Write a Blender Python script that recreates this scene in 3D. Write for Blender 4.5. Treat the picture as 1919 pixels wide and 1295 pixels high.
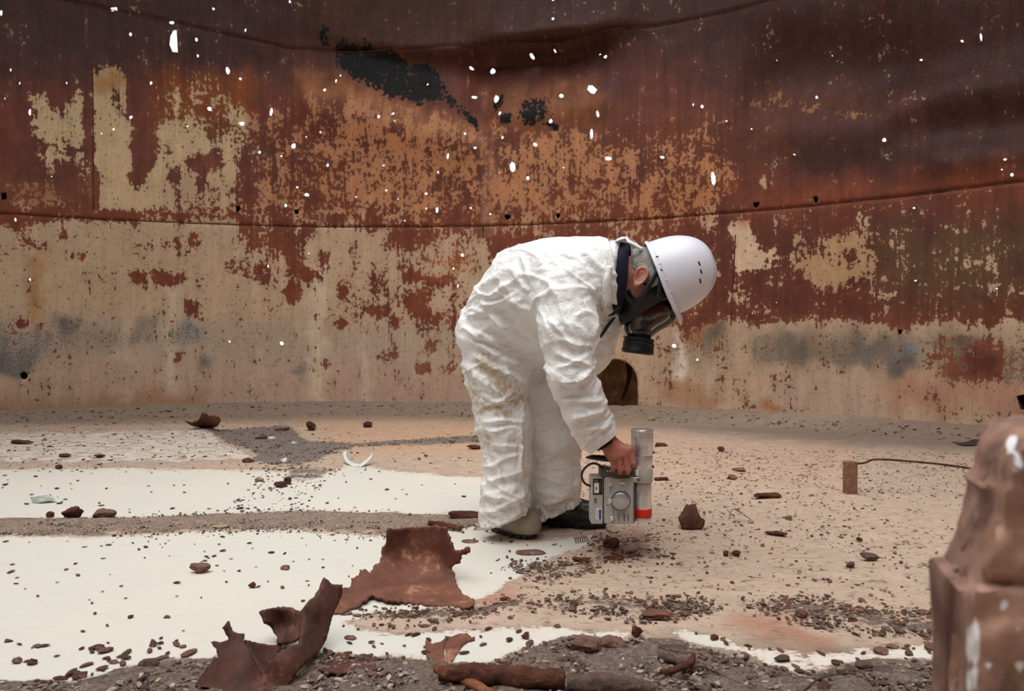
import bpy, math, random
import numpy as np
from mathutils import Vector
from mathutils.geometry import delaunay_2d_cdt

for o in list(bpy.data.objects):
    bpy.data.objects.remove(o, do_unlink=True)
SC = bpy.context.scene
COL = SC.collection

# ------------------------------------------------------------------ camera, world, light, exposure
FPX, W0, H0 = 1400.0, 1919, 1295
CAMZ = 0.80
PITCH = math.atan(15.5 / FPX)
cam_d = bpy.data.cameras.new('camera')
cam = bpy.data.objects.new('camera', cam_d)
COL.objects.link(cam)
cam.location = (0, 0, CAMZ)
cam.rotation_euler = (math.pi / 2 - PITCH, 0, 0)
cam_d.sensor_width = 36.0
cam_d.lens = FPX / W0 * 36.0
cam_d.clip_start = 0.02
cam_d.dof.use_dof = True
cam_d.dof.focus_distance = 3.0
cam_d.dof.aperture_fstop = 5.5
SC.camera = cam

world = bpy.data.worlds.new('overcast_sky')
SC.world = world
world.use_nodes = True
bg = world.node_tree.nodes['Background']
bg.inputs['Color'].default_value = (0.93, 0.97, 1.0, 1)
bg.inputs['Strength'].default_value = 1.0

sun_d = bpy.data.lights.new('veiled_sun', 'SUN')
sun_d.energy = 1.5
sun_d.angle = math.radians(60)
sun_d.color = (1.0, 0.97, 0.92)
sun = bpy.data.objects.new('veiled_sun', sun_d)
COL.objects.link(sun)
sun.rotation_euler = (math.radians(17), math.radians(-12), 0)   # high, slightly from the left and from behind the camera

vs = SC.view_settings
vs.view_transform = 'Standard'
vs.look = 'None'
vs.gamma = 1.0
vs.use_curve_mapping = False
vs.exposure = 0.74

# ------------------------------------------------------------------ projection helpers (pixel of the 1919x1295 frame -> place)
CP, SP = math.cos(PITCH), math.sin(PITCH)
def ray(px, py):
    u = (np.asarray(px, float) - (W0 - 1) / 2 - 0.5) / FPX
    v = (H0 / 2 - np.asarray(py, float)) / FPX
    return u, CP + v * SP, -SP + v * CP
def P(px, py, Y):
    dx, dy, dz = ray(px, py)
    t = Y / dy
    return np.array([dx * t, Y + 0 * t, CAMZ + dz * t])
def G(px, py, z=0.0):
    dx, dy, dz = ray(px, py)
    t = (z - CAMZ) / dz
    return np.array([dx * t, dy * t, z + 0 * t])
def PS(pts):
    return [P(*p) for p in pts]
def mpp(Y):
    return Y / FPX
def project(V):
    V = np.asarray(V, float)
    x, y, z = V[:, 0], V[:, 1], V[:, 2] - CAMZ
    f = y * CP - z * SP
    up = y * SP + z * CP
    f = np.where(f < 0.05, 0.05, f)
    return (W0 / 2) + FPX * x / f, H0 / 2 - FPX * up / f

CX, CY, R = -1.46, 0.94, 7.30          # the round tank
def Wl(px, py):                        # pixel -> (arc length, height) on the tank shell
    dx, dy, dz = ray(px, py)
    a = dx * dx + dy * dy
    b = -(dx * CX + dy * CY)
    c = CX * CX + CY * CY - R * R
    t = (-b + np.sqrt(b * b - a * c)) / a
    X, Y = dx * t, dy * t
    s, z = R * np.arctan2(X - CX, Y - CY), CAMZ + dz * t
    zp = z
    for _ in range(4):
        zp = z - sag(s, zp)
    return s, zp
def sag(s, z):                         # the buckled upper courses ride higher on the left
    t = np.clip((z - 2.1) / 1.9, 0, 1.6)
    return np.interp(s, [-6.0, -4.3, -3.0, -2.2, -1.7, -1.0], [0.20, 0.24, 0.25, 0.17, 0.09, 0.0]) * t * t * np.where(t > 1, 1 / np.maximum(t, 1) ** 2, 1)
def wall_pt(s, z, d=0.0):
    z = z + sag(s, z)
    phi = s / R
    r = R - d
    return np.stack([CX + r * np.sin(phi), CY + r * np.cos(phi), z + 0 * phi], -1)

# ------------------------------------------------------------------ numpy noise
def _hash(ix, iy, iz, seed):
    h = (ix.astype(np.uint32) * np.uint32(374761393) + iy.astype(np.uint32) * np.uint32(668265263)
         + iz.astype(np.uint32) * np.uint32(2147483647) + np.uint32((seed * 974711 + 12345) & 0xffffffff))
    h = (h ^ (h >> np.uint32(13))) * np.uint32(1274126177)
    h = h ^ (h >> np.uint32(16))
    h = h * np.uint32(2246822519)
    h = h ^ (h >> np.uint32(15))
    return h.astype(np.float64) / 4294967295.0 * 2 - 1
def vnoise(p, seed=0):
    p = np.asarray(p, float)
    i = np.floor(p).astype(np.int64)
    f = p - i
    f = f * f * f * (f * (f * 6 - 15) + 10)
    out = 0
    for a in (0, 1):
        wx = f[:, 0] if a else 1 - f[:, 0]
        for b in (0, 1):
            wy = f[:, 1] if b else 1 - f[:, 1]
            for c in (0, 1):
                wz = f[:, 2] if c else 1 - f[:, 2]
                out = out + wx * wy * wz * _hash(i[:, 0] + a, i[:, 1] + b, i[:, 2] + c, seed)
    return out
def fbm(p, seed=0, oct=4, gain=0.5):
    a, s, n = 1.0, 0.0, 0.0
    p = np.asarray(p, float)
    for k in range(oct):
        s = s + a * vnoise(p * (2.03 ** k) + 17.3 * k, seed + k)
        n += a
        a *= gain
    return s / n
def ridged(p, seed=0, oct=3):
    a, s, n = 1.0, 0.0, 0.0
    for k in range(oct):
        s = s + a * (1 - 2 * np.abs(vnoise(np.asarray(p) * (2.1 ** k) + 9.1 * k, seed + k)))
        n += a
        a *= 0.5
    return s / n

# ------------------------------------------------------------------ polygons
def in_poly(px, py, poly):
    poly = np.asarray(poly, float)
    x, y = np.asarray(px, float), np.asarray(py, float)
    ins = np.zeros(x.shape, bool)
    n = len(poly)
    for i in range(n):
        x0, y0 = poly[i]
        x1, y1 = poly[(i + 1) % n]
        if y0 == y1:
            continue
        c = ((y0 > y) != (y1 > y)) & (x < (x1 - x0) * (y - y0) / (y1 - y0) + x0)
        ins ^= c
    return ins
def seg_dist(px, py, a, b):
    ax, ay = a
    bx, by = b
    dx, dy = bx - ax, by - ay
    L = dx * dx + dy * dy + 1e-9
    t = np.clip(((px - ax) * dx + (py - ay) * dy) / L, 0, 1)
    return np.hypot(px - ax - t * dx, py - ay - t * dy), t
def poly_sd(px, py, poly):             # negative inside
    d = np.full(np.shape(px), 1e9)
    n = len(poly)
    for i in range(n):
        d = np.minimum(d, seg_dist(px, py, poly[i], poly[(i + 1) % n])[0])
    return np.where(in_poly(px, py, poly), -d, d)
def sstep(e0, e1, x):
    t = np.clip((x - e0) / (e1 - e0), 0, 1)
    return t * t * (3 - 2 * t)
def lin(c):
    c = np.asarray(c, float) / 255.0
    return np.where(c <= 0.04045, c / 12.92, ((c + 0.055) / 1.055) ** 2.4)

# ------------------------------------------------------------------ mesh helpers
def mesh(name, V, F, mats, smooth=True, attrs=None):
    me = bpy.data.meshes.new(name)
    V = np.asarray(V, float)
    if isinstance(F, np.ndarray):
        n, k = F.shape
        me.vertices.add(len(V))
        me.vertices.foreach_set('co', V.ravel())
        me.loops.add(n * k)
        me.loops.foreach_set('vertex_index', F.ravel().astype(np.int32))
        me.polygons.add(n)
        me.polygons.foreach_set('loop_start', np.arange(0, n * k, k, dtype=np.int32))
        me.update(calc_edges=True)
    else:
        me.from_pydata([tuple(v) for v in V], [], [tuple(int(i) for i in f) for f in F])
        me.update()
    me.validate()
    me.polygons.foreach_set('use_smooth', [bool(smooth)] * len(me.polygons))
    for m in (mats if isinstance(mats, (list, tuple)) else [mats]):
        me.materials.append(m)
    for an, (typ, data) in (attrs or {}).items():
        at = me.attributes.new(an, typ, 'POINT')
        if typ == 'FLOAT':
            at.data.foreach_set('value', np.asarray(data, np.float32).ravel())
        elif typ == 'FLOAT_COLOR':
            d = np.asarray(data, np.float32)
            d = np.concatenate([d, np.ones((len(d), 1), np.float32)], 1)
            at.data.foreach_set('color', d.ravel())
        elif typ == 'FLOAT_VECTOR':
            at.data.foreach_set('vector', np.asarray(data, np.float32).ravel())
    return me
def world_loc(o):
    l = np.array(o.location)
    while o.parent:
        o = o.parent
        l = l + np.array(o.location)
    return l
def obj(name, V, F, mats, parent=None, base=None, smooth=True, attrs=None, sharp=None):
    """V in place (world); the object's origin goes to base (top level) or to the parent's origin"""
    V = np.asarray(V, float)
    if parent is not None:
        org = world_loc(parent)
    else:
        org = np.array(base if base is not None else (0, 0, 0), float)
    me = mesh(name, V - org, F, mats, smooth, attrs)
    if sharp:
        me.set_sharp_from_angle(angle=math.radians(sharp))
    o = bpy.data.objects.new(name, me)
    COL.objects.link(o)
    if parent is not None:
        o.parent = parent
    else:
        o.location = org
    return o
def tag(o, label=None, cat=None, group=None, kind=None):
    if label: o['label'] = label
    if cat: o['category'] = cat
    if group: o['group'] = group
    if kind: o['kind'] = kind
    return o
def empty(name, loc, label, cat, group=None, kind=None):
    o = bpy.data.objects.new(name, None)
    COL.objects.link(o)
    o.location = tuple(loc)
    o.empty_display_size = 0.1
    return tag(o, label, cat, group, kind)
def solidify(o, t, offset=0.0):
    m = o.modifiers.new('thickness', 'SOLIDIFY')
    m.thickness = t
    m.offset = offset
    return o
def bevel(o, w, seg=2):
    m = o.modifiers.new('edge', 'BEVEL')
    m.width = w
    m.segments = seg
    m.limit_method = 'ANGLE'
    return o
def cdt(pts, edges):
    r = delaunay_2d_cdt([Vector((float(p[0]), float(p[1]))) for p in pts], edges, [], 0, 1e-6, False)
    V = np.array([(v.x, v.y) for v in r[0]])
    F = np.array([tuple(f) for f in r[2]], int)
    return V, F
def box(c, size, rot=None):
    s = np.array(size) / 2
    V = np.array([(x, y, z) for x in (-1, 1) for y in (-1, 1) for z in (-1, 1)], float) * s
    if rot is not None:
        V = V @ np.asarray(rot).T
    F = np.array([(0, 1, 3, 2), (4, 6, 7, 5), (0, 4, 5, 1), (2, 3, 7, 6), (0, 2, 6, 4), (1, 5, 7, 3)])
    return V + np.array(c), F
def merge(lst):
    Vs, Fs, n = [], [], 0
    for V, F in lst:
        Vs.append(np.asarray(V, float))
        Fs += [tuple(int(i) + n for i in f) for f in F]
        n += len(V)
    return np.concatenate(Vs), Fs
def frame(t):
    t = np.array(t, float)
    t /= np.linalg.norm(t)
    a = np.array([0, 0, 1.0]) if abs(t[2]) < 0.9 else np.array([0, 1.0, 0])
    u = np.cross(a, t)
    u /= np.linalg.norm(u)
    return u, np.cross(t, u), t
def tube(pts, rad, n=10, cap=True, wob=0, seed=0):
    pts = np.array(pts, float)
    m = len(pts)
    rad = np.full(m, rad) if np.isscalar(rad) else np.array(rad, float)
    rg = np.random.RandomState(seed)
    V, F = [], []
    u = None
    for i in range(m):
        t = pts[min(i + 1, m - 1)] - pts[max(i - 1, 0)]
        t /= np.linalg.norm(t) + 1e-12
        if u is None:
            u, v, _ = frame(t)
        else:
            u = u - t * (u @ t)
            u /= np.linalg.norm(u)
            v = np.cross(t, u)
        for k in range(n):
            a = 2 * math.pi * k / n
            r = rad[i] * (1 + wob * (rg.rand() - 0.5))
            V.append(pts[i] + r * (math.cos(a) * u + math.sin(a) * v))
    for i in range(m - 1):
        for k in range(n):
            F.append((i * n + k, i * n + (k + 1) % n, (i + 1) * n + (k + 1) % n, (i + 1) * n + k))
    if cap:
        F.append(tuple(range(n))[::-1])
        F.append(tuple((m - 1) * n + k for k in range(n)))
    return np.array(V), F
def cyl(a, b, r0, r1=None, n=24):
    return tube([a, b], [r0, r0 if r1 is None else r1], n)
def lathe(a, axis, prof, n=32):
    """prof: list of (distance along axis, radius), closed at both ends"""
    u, v, t = frame(axis)
    V, F = [], []
    for h, r in prof:
        for k in range(n):
            an = 2 * math.pi * k / n
            V.append(np.array(a) + t * h + r * (math.cos(an) * u + math.sin(an) * v))
    for i in range(len(prof) - 1):
        for k in range(n):
            F.append((i * n + k, i * n + (k + 1) % n, (i + 1) * n + (k + 1) % n, (i + 1) * n + k))
    F.append(tuple(range(n))[::-1])
    F.append(tuple((len(prof) - 1) * n + k for k in range(n)))
    return np.array(V), F
def smooth_path(pts, n=8):
    pts = np.array(pts, float)
    Q = np.concatenate([[2 * pts[0] - pts[1]], pts, [2 * pts[-1] - pts[-2]]])
    out = []
    for i in range(1, len(Q) - 2):
        for k in range(n):
            t = k / n
            a, b, c, d = Q[i - 1], Q[i], Q[i + 1], Q[i + 2]
            out.append(0.5 * ((2 * b) + (c - a) * t + (2 * a - 5 * b + 4 * c - d) * t * t + (-a + 3 * b - 3 * c + d) * t ** 3))
    out.append(pts[-1])
    return np.array(out)

# ------------------------------------------------------------------ implicit surfaces
def surface_nets(f, lo, hi, h):
    lo = np.array(lo, float)
    n = np.ceil((np.array(hi) - lo) / h).astype(int) + 1
    ax = [lo[i] + h * np.arange(n[i]) for i in range(3)]
    B = 6                                            # evaluate only the blocks near the surface
    nb = [-(-int(k) // B) for k in n]
    cb = [lo[i] + h * (B * np.arange(nb[i]) + (B - 1) / 2) for i in range(3)]
    bc = np.stack(np.meshgrid(*cb, indexing='ij'), -1).reshape(-1, 3)
    bv = f(bc)
    vol = np.repeat(np.repeat(np.repeat(bv.reshape(nb), B, 0), B, 1), B, 2).astype(np.float32)[:n[0], :n[1], :n[2]].copy()
    hot = np.argwhere((np.abs(bv) < B * h * 1.35 + 0.004).reshape(nb))
    off = np.stack(np.meshgrid(*[np.arange(B)] * 3, indexing='ij'), -1).reshape(-1, 3)
    for i in range(0, len(hot), 1500):
        q = (hot[i:i + 1500, None, :] * B + off[None]).reshape(-1, 3)
        q = q[(q < n).all(1)]
        vol[q[:, 0], q[:, 1], q[:, 2]] = f(lo + h * q)
    s = vol < 0
    cs = sum(s[a:n[0] - 1 + a, b:n[1] - 1 + b, c:n[2] - 1 + c].astype(np.int8) for a in (0, 1) for b in (0, 1) for c in (0, 1))
    act = (cs > 0) & (cs < 8)
    idx = np.argwhere(act)
    ids = -np.ones(act.shape, np.int64)
    ids[act] = np.arange(len(idx))
    acc = np.zeros((len(idx), 3))
    cnt = np.zeros(len(idx))
    cor = np.array([(a, b, c) for a in (0, 1) for b in (0, 1) for c in (0, 1)])
    cv = [vol[idx[:, 0] + a, idx[:, 1] + b, idx[:, 2] + c] for a, b, c in cor]
    for i in range(8):
        for j in range(i + 1, 8):
            if np.abs(cor[i] - cor[j]).sum() != 1:
                continue
            cr = (cv[i] < 0) != (cv[j] < 0)
            t = np.where(cr, cv[i] / (cv[i] - cv[j] + 1e-20), 0)
            acc += cr[:, None] * (cor[i] + t[:, None] * (cor[j] - cor[i]))
            cnt += cr
    V = lo + h * (idx + acc / cnt[:, None])
    Fs = []
    for axs in range(3):
        o1, o2 = [(1, 2), (2, 0), (0, 1)][axs]
        sl0 = [slice(None)] * 3
        sl1 = [slice(None)] * 3
        sl0[axs] = slice(0, n[axs] - 1)
        sl1[axs] = slice(1, n[axs])
        a, b = s[tuple(sl0)], s[tuple(sl1)]
        e = np.argwhere(a != b)
        e = e[(e[:, o1] > 0) & (e[:, o2] > 0) & (e[:, o1] < n[o1] - 1) & (e[:, o2] < n[o2] - 1)]
        fl = a[e[:, 0], e[:, 1], e[:, 2]]
        d1 = np.zeros(3, int); d1[o1] = 1
        d2 = np.zeros(3, int); d2[o2] = 1
        g = lambda q: ids[q[:, 0], q[:, 1], q[:, 2]]
        q = np.stack([g(e - d1 - d2), g(e - d2), g(e), g(e - d1)], 1)
        q[~fl] = q[~fl][:, ::-1]
        Fs.append(q)
    return V, np.concatenate(Fs)
def sdf_grad(f, V, e=0.002):
    g = np.empty_like(V)
    for i in range(3):
        d = np.zeros(3)
        d[i] = e
        g[:, i] = (f(V + d) - f(V - d)) / (2 * e)
    return g
def polish(f, V, it=2):
    for _ in range(it):
        g = sdf_grad(f, V)
        V = V - f(V)[:, None] * g / (np.sum(g * g, 1)[:, None] + 1e-9)
    g = sdf_grad(f, V)
    return V, g / (np.linalg.norm(g, axis=1)[:, None] + 1e-9)
def capsule(p, a, b, ra, rb):
    ab = b - a
    t = np.clip(((p - a) @ ab) / (ab @ ab + 1e-12), 0, 1)
    return np.linalg.norm(p - a - t[:, None] * ab, axis=1) - (ra + (rb - ra) * t)
def smin(a, b, k):
    h = np.maximum(k - np.abs(a - b), 0) / k
    return np.minimum(a, b) - h * h * k * 0.25
def chain_prims(pts):
    """pts: (px, py, Y, radius in px at Y) -> list of tapered capsules"""
    q = [(P(a, b, Y), r * mpp(Y)) for a, b, Y, r in pts]
    return [(q[i][0], q[i + 1][0], q[i][1], q[i + 1][1]) for i in range(len(q) - 1)] if len(q) > 1 else [(q[0][0], q[0][0] + 1e-5, q[0][1], q[0][1])]
def field(prims, k):
    def f(p):
        d = None
        for a, b, ra, rb in prims:
            c = capsule(p, a, b, ra, rb)
            d = c if d is None else smin(d, c, k)
        return d
    return f
def prim_bounds(prims, m):
    lo = np.min([np.minimum(a - ra, b - rb) for a, b, ra, rb in prims], 0) - m
    hi = np.max([np.maximum(a + ra, b + rb) for a, b, ra, rb in prims], 0) + m
    return lo, hi

# ------------------------------------------------------------------ materials
class NT:
    def __init__(s, name):
        s.m = bpy.data.materials.new(name)
        s.m.use_nodes = True
        s.t = s.m.node_tree
        s.b = s.t.nodes['Principled BSDF']
        s.out = s.t.nodes['Material Output']
    def n(s, typ, **kw):
        nd = s.t.nodes.new(typ)
        for k, v in kw.items():
            setattr(nd, k, v)
        return nd
    def l(s, a, b):
        s.t.links.new(a, b)
    def val(s, sock, v):
        if hasattr(v, 'is_output'):
            s.l(v, sock)
        elif hasattr(sock, 'default_value'):
            if sock.type == 'RGBA':
                sock.default_value = (*[float(x) for x in v][:3], 1)
            elif sock.type == 'VECTOR':
                sock.default_value = tuple(v)
            else:
                sock.default_value = v
    def attr(s, name):
        return s.n('ShaderNodeAttribute', attribute_name=name)
    def coord(s, scale=(1, 1, 1), src=None):
        mp = s.n('ShaderNodeMapping')
        mp.inputs['Scale'].default_value = scale
        s.l(src if src is not None else s.n('ShaderNodeTexCoord').outputs['Object'], mp.inputs['Vector'])
        return mp.outputs[0]
    def noise(s, co, scale, detail=4, rough=0.55, dist=0.0):
        t = s.n('ShaderNodeTexNoise')
        s.l(co, t.inputs['Vector'])
        t.inputs['Scale'].default_value = scale
        t.inputs['Detail'].default_value = detail
        t.inputs['Roughness'].default_value = rough
        t.inputs['Distortion'].default_value = dist
        return t.outputs['Fac']
    def voro(s, co, scale, feat='F1', out='Distance', rnd=1.0):
        t = s.n('ShaderNodeTexVoronoi', feature=feat)
        s.l(co, t.inputs['Vector'])
        t.inputs['Scale'].default_value = scale
        t.inputs['Randomness'].default_value = rnd
        return t.outputs[out]
    def math(s, op, a, b=0.0, c=0.0, clamp=False):
        m = s.n('ShaderNodeMath', operation=op, use_clamp=clamp)
        s.val(m.inputs[0], a)
        s.val(m.inputs[1], b)
        s.val(m.inputs[2], c)
        return m.outputs[0]
    def mr(s, v, a, b, c=0.0, d=1.0):
        m = s.n('ShaderNodeMapRange', clamp=True)
        s.l(v, m.inputs['Value'])
        for k, x in zip(('From Min', 'From Max', 'To Min', 'To Max'), (a, b, c, d)):
            m.inputs[k].default_value = x
        return m.outputs[0]
    def mix(s, fac, a, b, mode='MIX'):
        m = s.n('ShaderNodeMix', data_type='RGBA', blend_type=mode)
        s.val(m.inputs['Factor'], fac)
        s.val(m.inputs['A'], a)
        s.val(m.inputs['B'], b)
        return m.outputs['Result']
    def grey(s, v):
        c = s.n('ShaderNodeCombineColor')
        for i in range(3):
            s.l(v, c.inputs[i])
        return c.outputs[0]
    def bump(s, h, strength=0.3, dist=0.01, prev=None):
        b = s.n('ShaderNodeBump')
        s.l(h, b.inputs['Height'])
        b.inputs['Strength'].default_value = strength
        b.inputs['Distance'].default_value = dist
        if prev is not None:
            s.l(prev, b.inputs['Normal'])
        return b.outputs[0]
    def done(s, color=None, rough=None, metal=None, normal=None, spec=None):
        if color is not None: s.val(s.b.inputs['Base Color'], color)
        if rough is not None: s.val(s.b.inputs['Roughness'], rough)
        if metal is not None: s.val(s.b.inputs['Metallic'], metal)
        if normal is not None: s.l(normal, s.b.inputs['Normal'])
        if spec is not None: s.val(s.b.inputs['Specular IOR Level'], spec)
        return s.m

def m_plain(name, rgb, rough=0.5, metal=0.0, var=0.12, scale=20, bump=0.0, spec=0.5):
    t = NT(name)
    co = t.coord()
    nz = t.noise(co, scale, 5)
    c = t.mix(1.0, tuple(lin(rgb)), t.grey(t.mr(nz, 0.25, 0.75, 1 - var, 1 + var)), 'MULTIPLY')
    nr = t.bump(t.noise(co, scale * 4, 3), bump, 0.004) if bump else None
    return t.done(c, t.mr(nz, 0.2, 0.8, max(0.02, rough - 0.08), min(1, rough + 0.08)), metal, nr, spec)
def m_rust(name, dark, mid, light, scale=9.0, lightamt=0.5, rough=0.85, bump=0.5):
    t = NT(name)
    co = t.coord()
    a = t.noise(co, scale, 8, 0.62)
    b = t.noise(co, scale * 6, 5, 0.6)
    c = t.mix(t.mr(a, 0.35, 0.65), tuple(lin(dark)), tuple(lin(mid)))
    lm = t.math('ADD', t.math('MULTIPLY', a, 0.6), t.math('MULTIPLY', b, 0.4))
    c = t.mix(t.mr(lm, 0.5 + 0.12 * (1 - lightamt), 0.72 - 0.1 * lightamt), c, tuple(lin(light)))
    c = t.mix(1.0, c, t.grey(t.mr(b, 0.25, 0.75, 0.78, 1.2)), 'MULTIPLY')
    h = t.math('ADD', t.math('MULTIPLY', a, 0.7), t.math('MULTIPLY', b, 0.5))
    return t.done(c, rough, 0.0, t.bump(h, bump, 0.012), 0.25)
# ------------------------------------------------------------------ the tank shell
SEAM1 = float(Wl(800, 425)[1])
SEAM2 = float(Wl(900, 86)[1])
TOPZ = SEAM2 + (SEAM2 - SEAM1)
GAIN = 1.0

def ell(cx, cy, rx, ry, n=14):
    return [(cx + rx * math.cos(2 * math.pi * k / n), cy + ry * math.sin(2 * math.pi * k / n)) for k in range(n)]
def strip(x0, y0, x1, y1, w):
    return [(x0 - w, y0), (x0 + w, y0), (x1 + w, y1), (x1 - w, y1)]

PAINT_OPS = [
    ([(470, 245), (600, 175), (900, 255), (1330, 235), (1400, 330), (1330, 425), (470, 425)], -0.12, 30),
    ([(640, 190), (760, 200), (900, 245), (890, 300), (800, 400), (660, 400), (640, 300)], 0.16, 25),
    ([(940, 250), (1100, 235), (1110, 300), (1010, 420), (930, 400)], 0.16, 25),
    ([(1110, 345), (1345, 330), (1345, 405), (1100, 415)], 0.02, 20),
    ([(480, 330), (600, 330), (610, 400), (480, 400)], -0.1, 15),
    ([(290, 150), (400, 140), (470, 205), (440, 235), (300, 222)], -0.22, 10),
    ([(430, 215), (570, 215), (600, 260), (440, 260)], -0.25, 15),
    ([(173, 128), (228, 128), (238, 225), (248, 235), (250, 330), (270, 340), (295, 300), (293, 235), (330, 225), (390, 230),
      (450, 218), (455, 250), (445, 290), (440, 340), (430, 365), (350, 390), (182, 390), (175, 250)], 0.75, 8),
    ([(55, 178), (80, 180), (110, 210), (140, 175), (155, 150), (160, 320), (165, 385), (120, 385), (95, 330), (75, 315), (60, 240)], 0.22, 10),
    ([(100, 215), (158, 180), (163, 300), (110, 290)], 0.4, 10),
    ([(300, 225), (450, 218), (455, 250), (440, 340), (430, 385), (300, 385)], 0.34, 12),
    ([(330, 225), (460, 215), (460, 262), (400, 255)], 0.05, 10), ([(20, 335), (165, 330), (165, 392), (20, 392)], -0.08, 14), ([(90, 285), (160, 285), (165, 385), (110, 385)], 0.0, 12),
    ([(330, 360), (450, 355), (470, 400), (330, 400)], 0.2, 10), (ell(318, 286, 7, 7), -0.6, 2), (ell(330, 333, 9, 11), -0.6, 3), (ell(393, 250, 9, 11), -0.6, 3), (ell(376, 340, 7, 9), -0.5, 3), (ell(136, 292, 6, 7), -0.5, 2), (ell(250, 330, 12, 12), -0.6, 4),
    ([(205, 150), (222, 150), (222, 225), (210, 245)], 0.1, 5),
    ([(161, 140), (172, 140), (182, 388), (165, 388)], -1.0, 3),
    ([(248, 235), (293, 235), (293, 300), (268, 342), (250, 330)], -0.8, 5),
    ([(350, 300), (395, 287), (422, 310), (375, 328)], -0.8, 5),
    ([(75, 265), (105, 262), (100, 285), (80, 285)], -0.6, 5),
    ([(100, 310), (150, 305), (148, 360), (100, 365)], -0.6, 8),
    # lower course, left
    ([(-300, 440), (20, 428), (35, 460), (75, 468), (60, 428), (120, 414), (430, 410), (440, 440), (475, 475), (545, 480), (600, 425), (720, 440),
      (725, 465), (780, 472), (850, 455), (900, 440), (1000, 640), (1000, 850), (-300, 850)], 0.62, 9),
    ([(620, 480), (880, 470), (900, 640), (640, 620)], 0.22, 20),
    ([(780, 470), (900, 440), (900, 520), (800, 520)], 0.05, 15),
    ([(415, 485), (480, 480), (560, 470), (590, 490), (600, 520), (500, 530), (430, 512)], -0.12, 8),
    ([(520, 440), (545, 455), (570, 500), (592, 515), (575, 525), (540, 490), (500, 450)], -0.7, 6),
    ([(135, 468), (165, 472), (160, 490), (145, 490)], -0.8, 4), (ell(258, 518, 18, 12), -0.8, 5), (ell(310, 520, 26, 16), -0.75, 6), (ell(342, 520, 10, 14), -0.7, 4),
    (ell(115, 441, 9, 15), -0.6, 4), (ell(365, 448, 10, 20), -0.4, 6), (ell(310, 455, 40, 12), -0.05, 8), (ell(362, 577, 14, 15), -0.6, 5),
    (ell(550, 552, 17, 18), -0.8, 5), (ell(610, 490, 9, 20), -0.7, 5), (ell(500, 582, 22, 16), 0.0, 8), (ell(645, 550, 8, 12), -0.6, 4),
    (ell(775, 521, 15, 12), -0.9, 4), (ell(785, 572, 22, 24), -0.7, 6), (ell(830, 528, 35, 10), -0.6, 6), (ell(825, 597, 30, 12), -0.5, 6),
    (ell(705, 585, 22, 12), -0.6, 5), (ell(642, 604, 11, 11), -0.7, 3), (ell(735, 662, 24, 12), -0.2, 8), (ell(790, 690, 17, 12), -0.8, 4),
    (ell(740, 600, 7, 10), -0.7, 3), (ell(805, 655, 12, 16), -0.5, 4), (ell(40, 600, 9, 9), -0.7, 3), (ell(73, 610, 7, 9), -0.7, 3),
    (ell(330, 667, 5, 8), -0.6, 3), (ell(613, 682, 9, 9), -0.6, 3), (ell(325, 600, 9, 9), -0.4, 3), (ell(840, 690, 14, 10), -0.3, 5),
    # lower course, right
    ([(1235, 614), (1375, 603), (1440, 610), (1520, 602), (1700, 614), (1800, 607), (1960, 602), (2200, 900), (1100, 900), (1100, 640)], 0.55, 9),
    ([(1285, 615), (1360, 612), (1350, 660), (1290, 660)], 0.05, 10),
    ([(1740, 630), (1960, 615), (1960, 722), (1740, 718)], 0.1, 14),
    ([(1795, 665), (1870, 655), (1885, 700), (1800, 716), (1760, 700)], -0.6, 8),
    ([(1800, 640), (1870, 640), (1860, 660), (1790, 655)], -0.3, 8),
    ([(1365, 435), (1383, 418), (1398, 425), (1410, 445), (1425, 468), (1450, 462), (1458, 485), (1420, 508), (1385, 505), (1372, 480)], 0.6, 6),
    ([(1490, 458), (1500, 448), (1520, 465), (1600, 440), (1640, 425), (1650, 460), (1645, 530), (1550, 543), (1520, 520), (1490, 480)], 0.42, 10),
    ([(1540, 470), (1610, 450), (1615, 490), (1560, 500)], 0.0, 8),
    ([(1650, 450), (1960, 400), (1960, 545), (1700, 560)], -0.42, 30),
    ([(1380, 175), (1480, 180), (1560, 205), (1660, 205), (1650, 222), (1560, 226), (1480, 210), (1390, 215)], -0.2, 8), ([(1500, 188), (1560, 208), (1620, 212), (1600, 222), (1550, 220)], 0.05, 6),
    (ell(1342, 500, 7, 18), 0.4, 5), (ell(1380, 550, 15, 14), 0.0, 6), (ell(1480, 480, 40, 14), -0.1, 8),
    (ell(1612, 412, 9, 12), 0.2, 4), (ell(1430, 345, 10, 14), 0.2, 5), (ell(1680, 555, 8, 18), 0.1, 5),
]
TAR_OPS = [
    ([(622, 72), (680, 78), (700, 92), (740, 95), (765, 110), (800, 112), (830, 150), (850, 185), (885, 205), (900, 245), (860, 212), (830, 190), (780, 196), (700, 170),
      (652, 135), (628, 105)], 0.55, 10),
    (ell(690, 115, 50, 22), 0.7, 10), (ell(780, 150, 50, 30), 0.7, 12),
    ([(975, 178), (1025, 182), (1030, 235), (985, 240), (970, 210)], 0.35, 8), (ell(930, 185, 16, 20), 0.2, 8), (ell(948, 222, 12, 14), 0.3, 5),
    (ell(1035, 235, 14, 8), 0.3, 4), (ell(600, 65, 25, 16), 0.1, 10),
]
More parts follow.
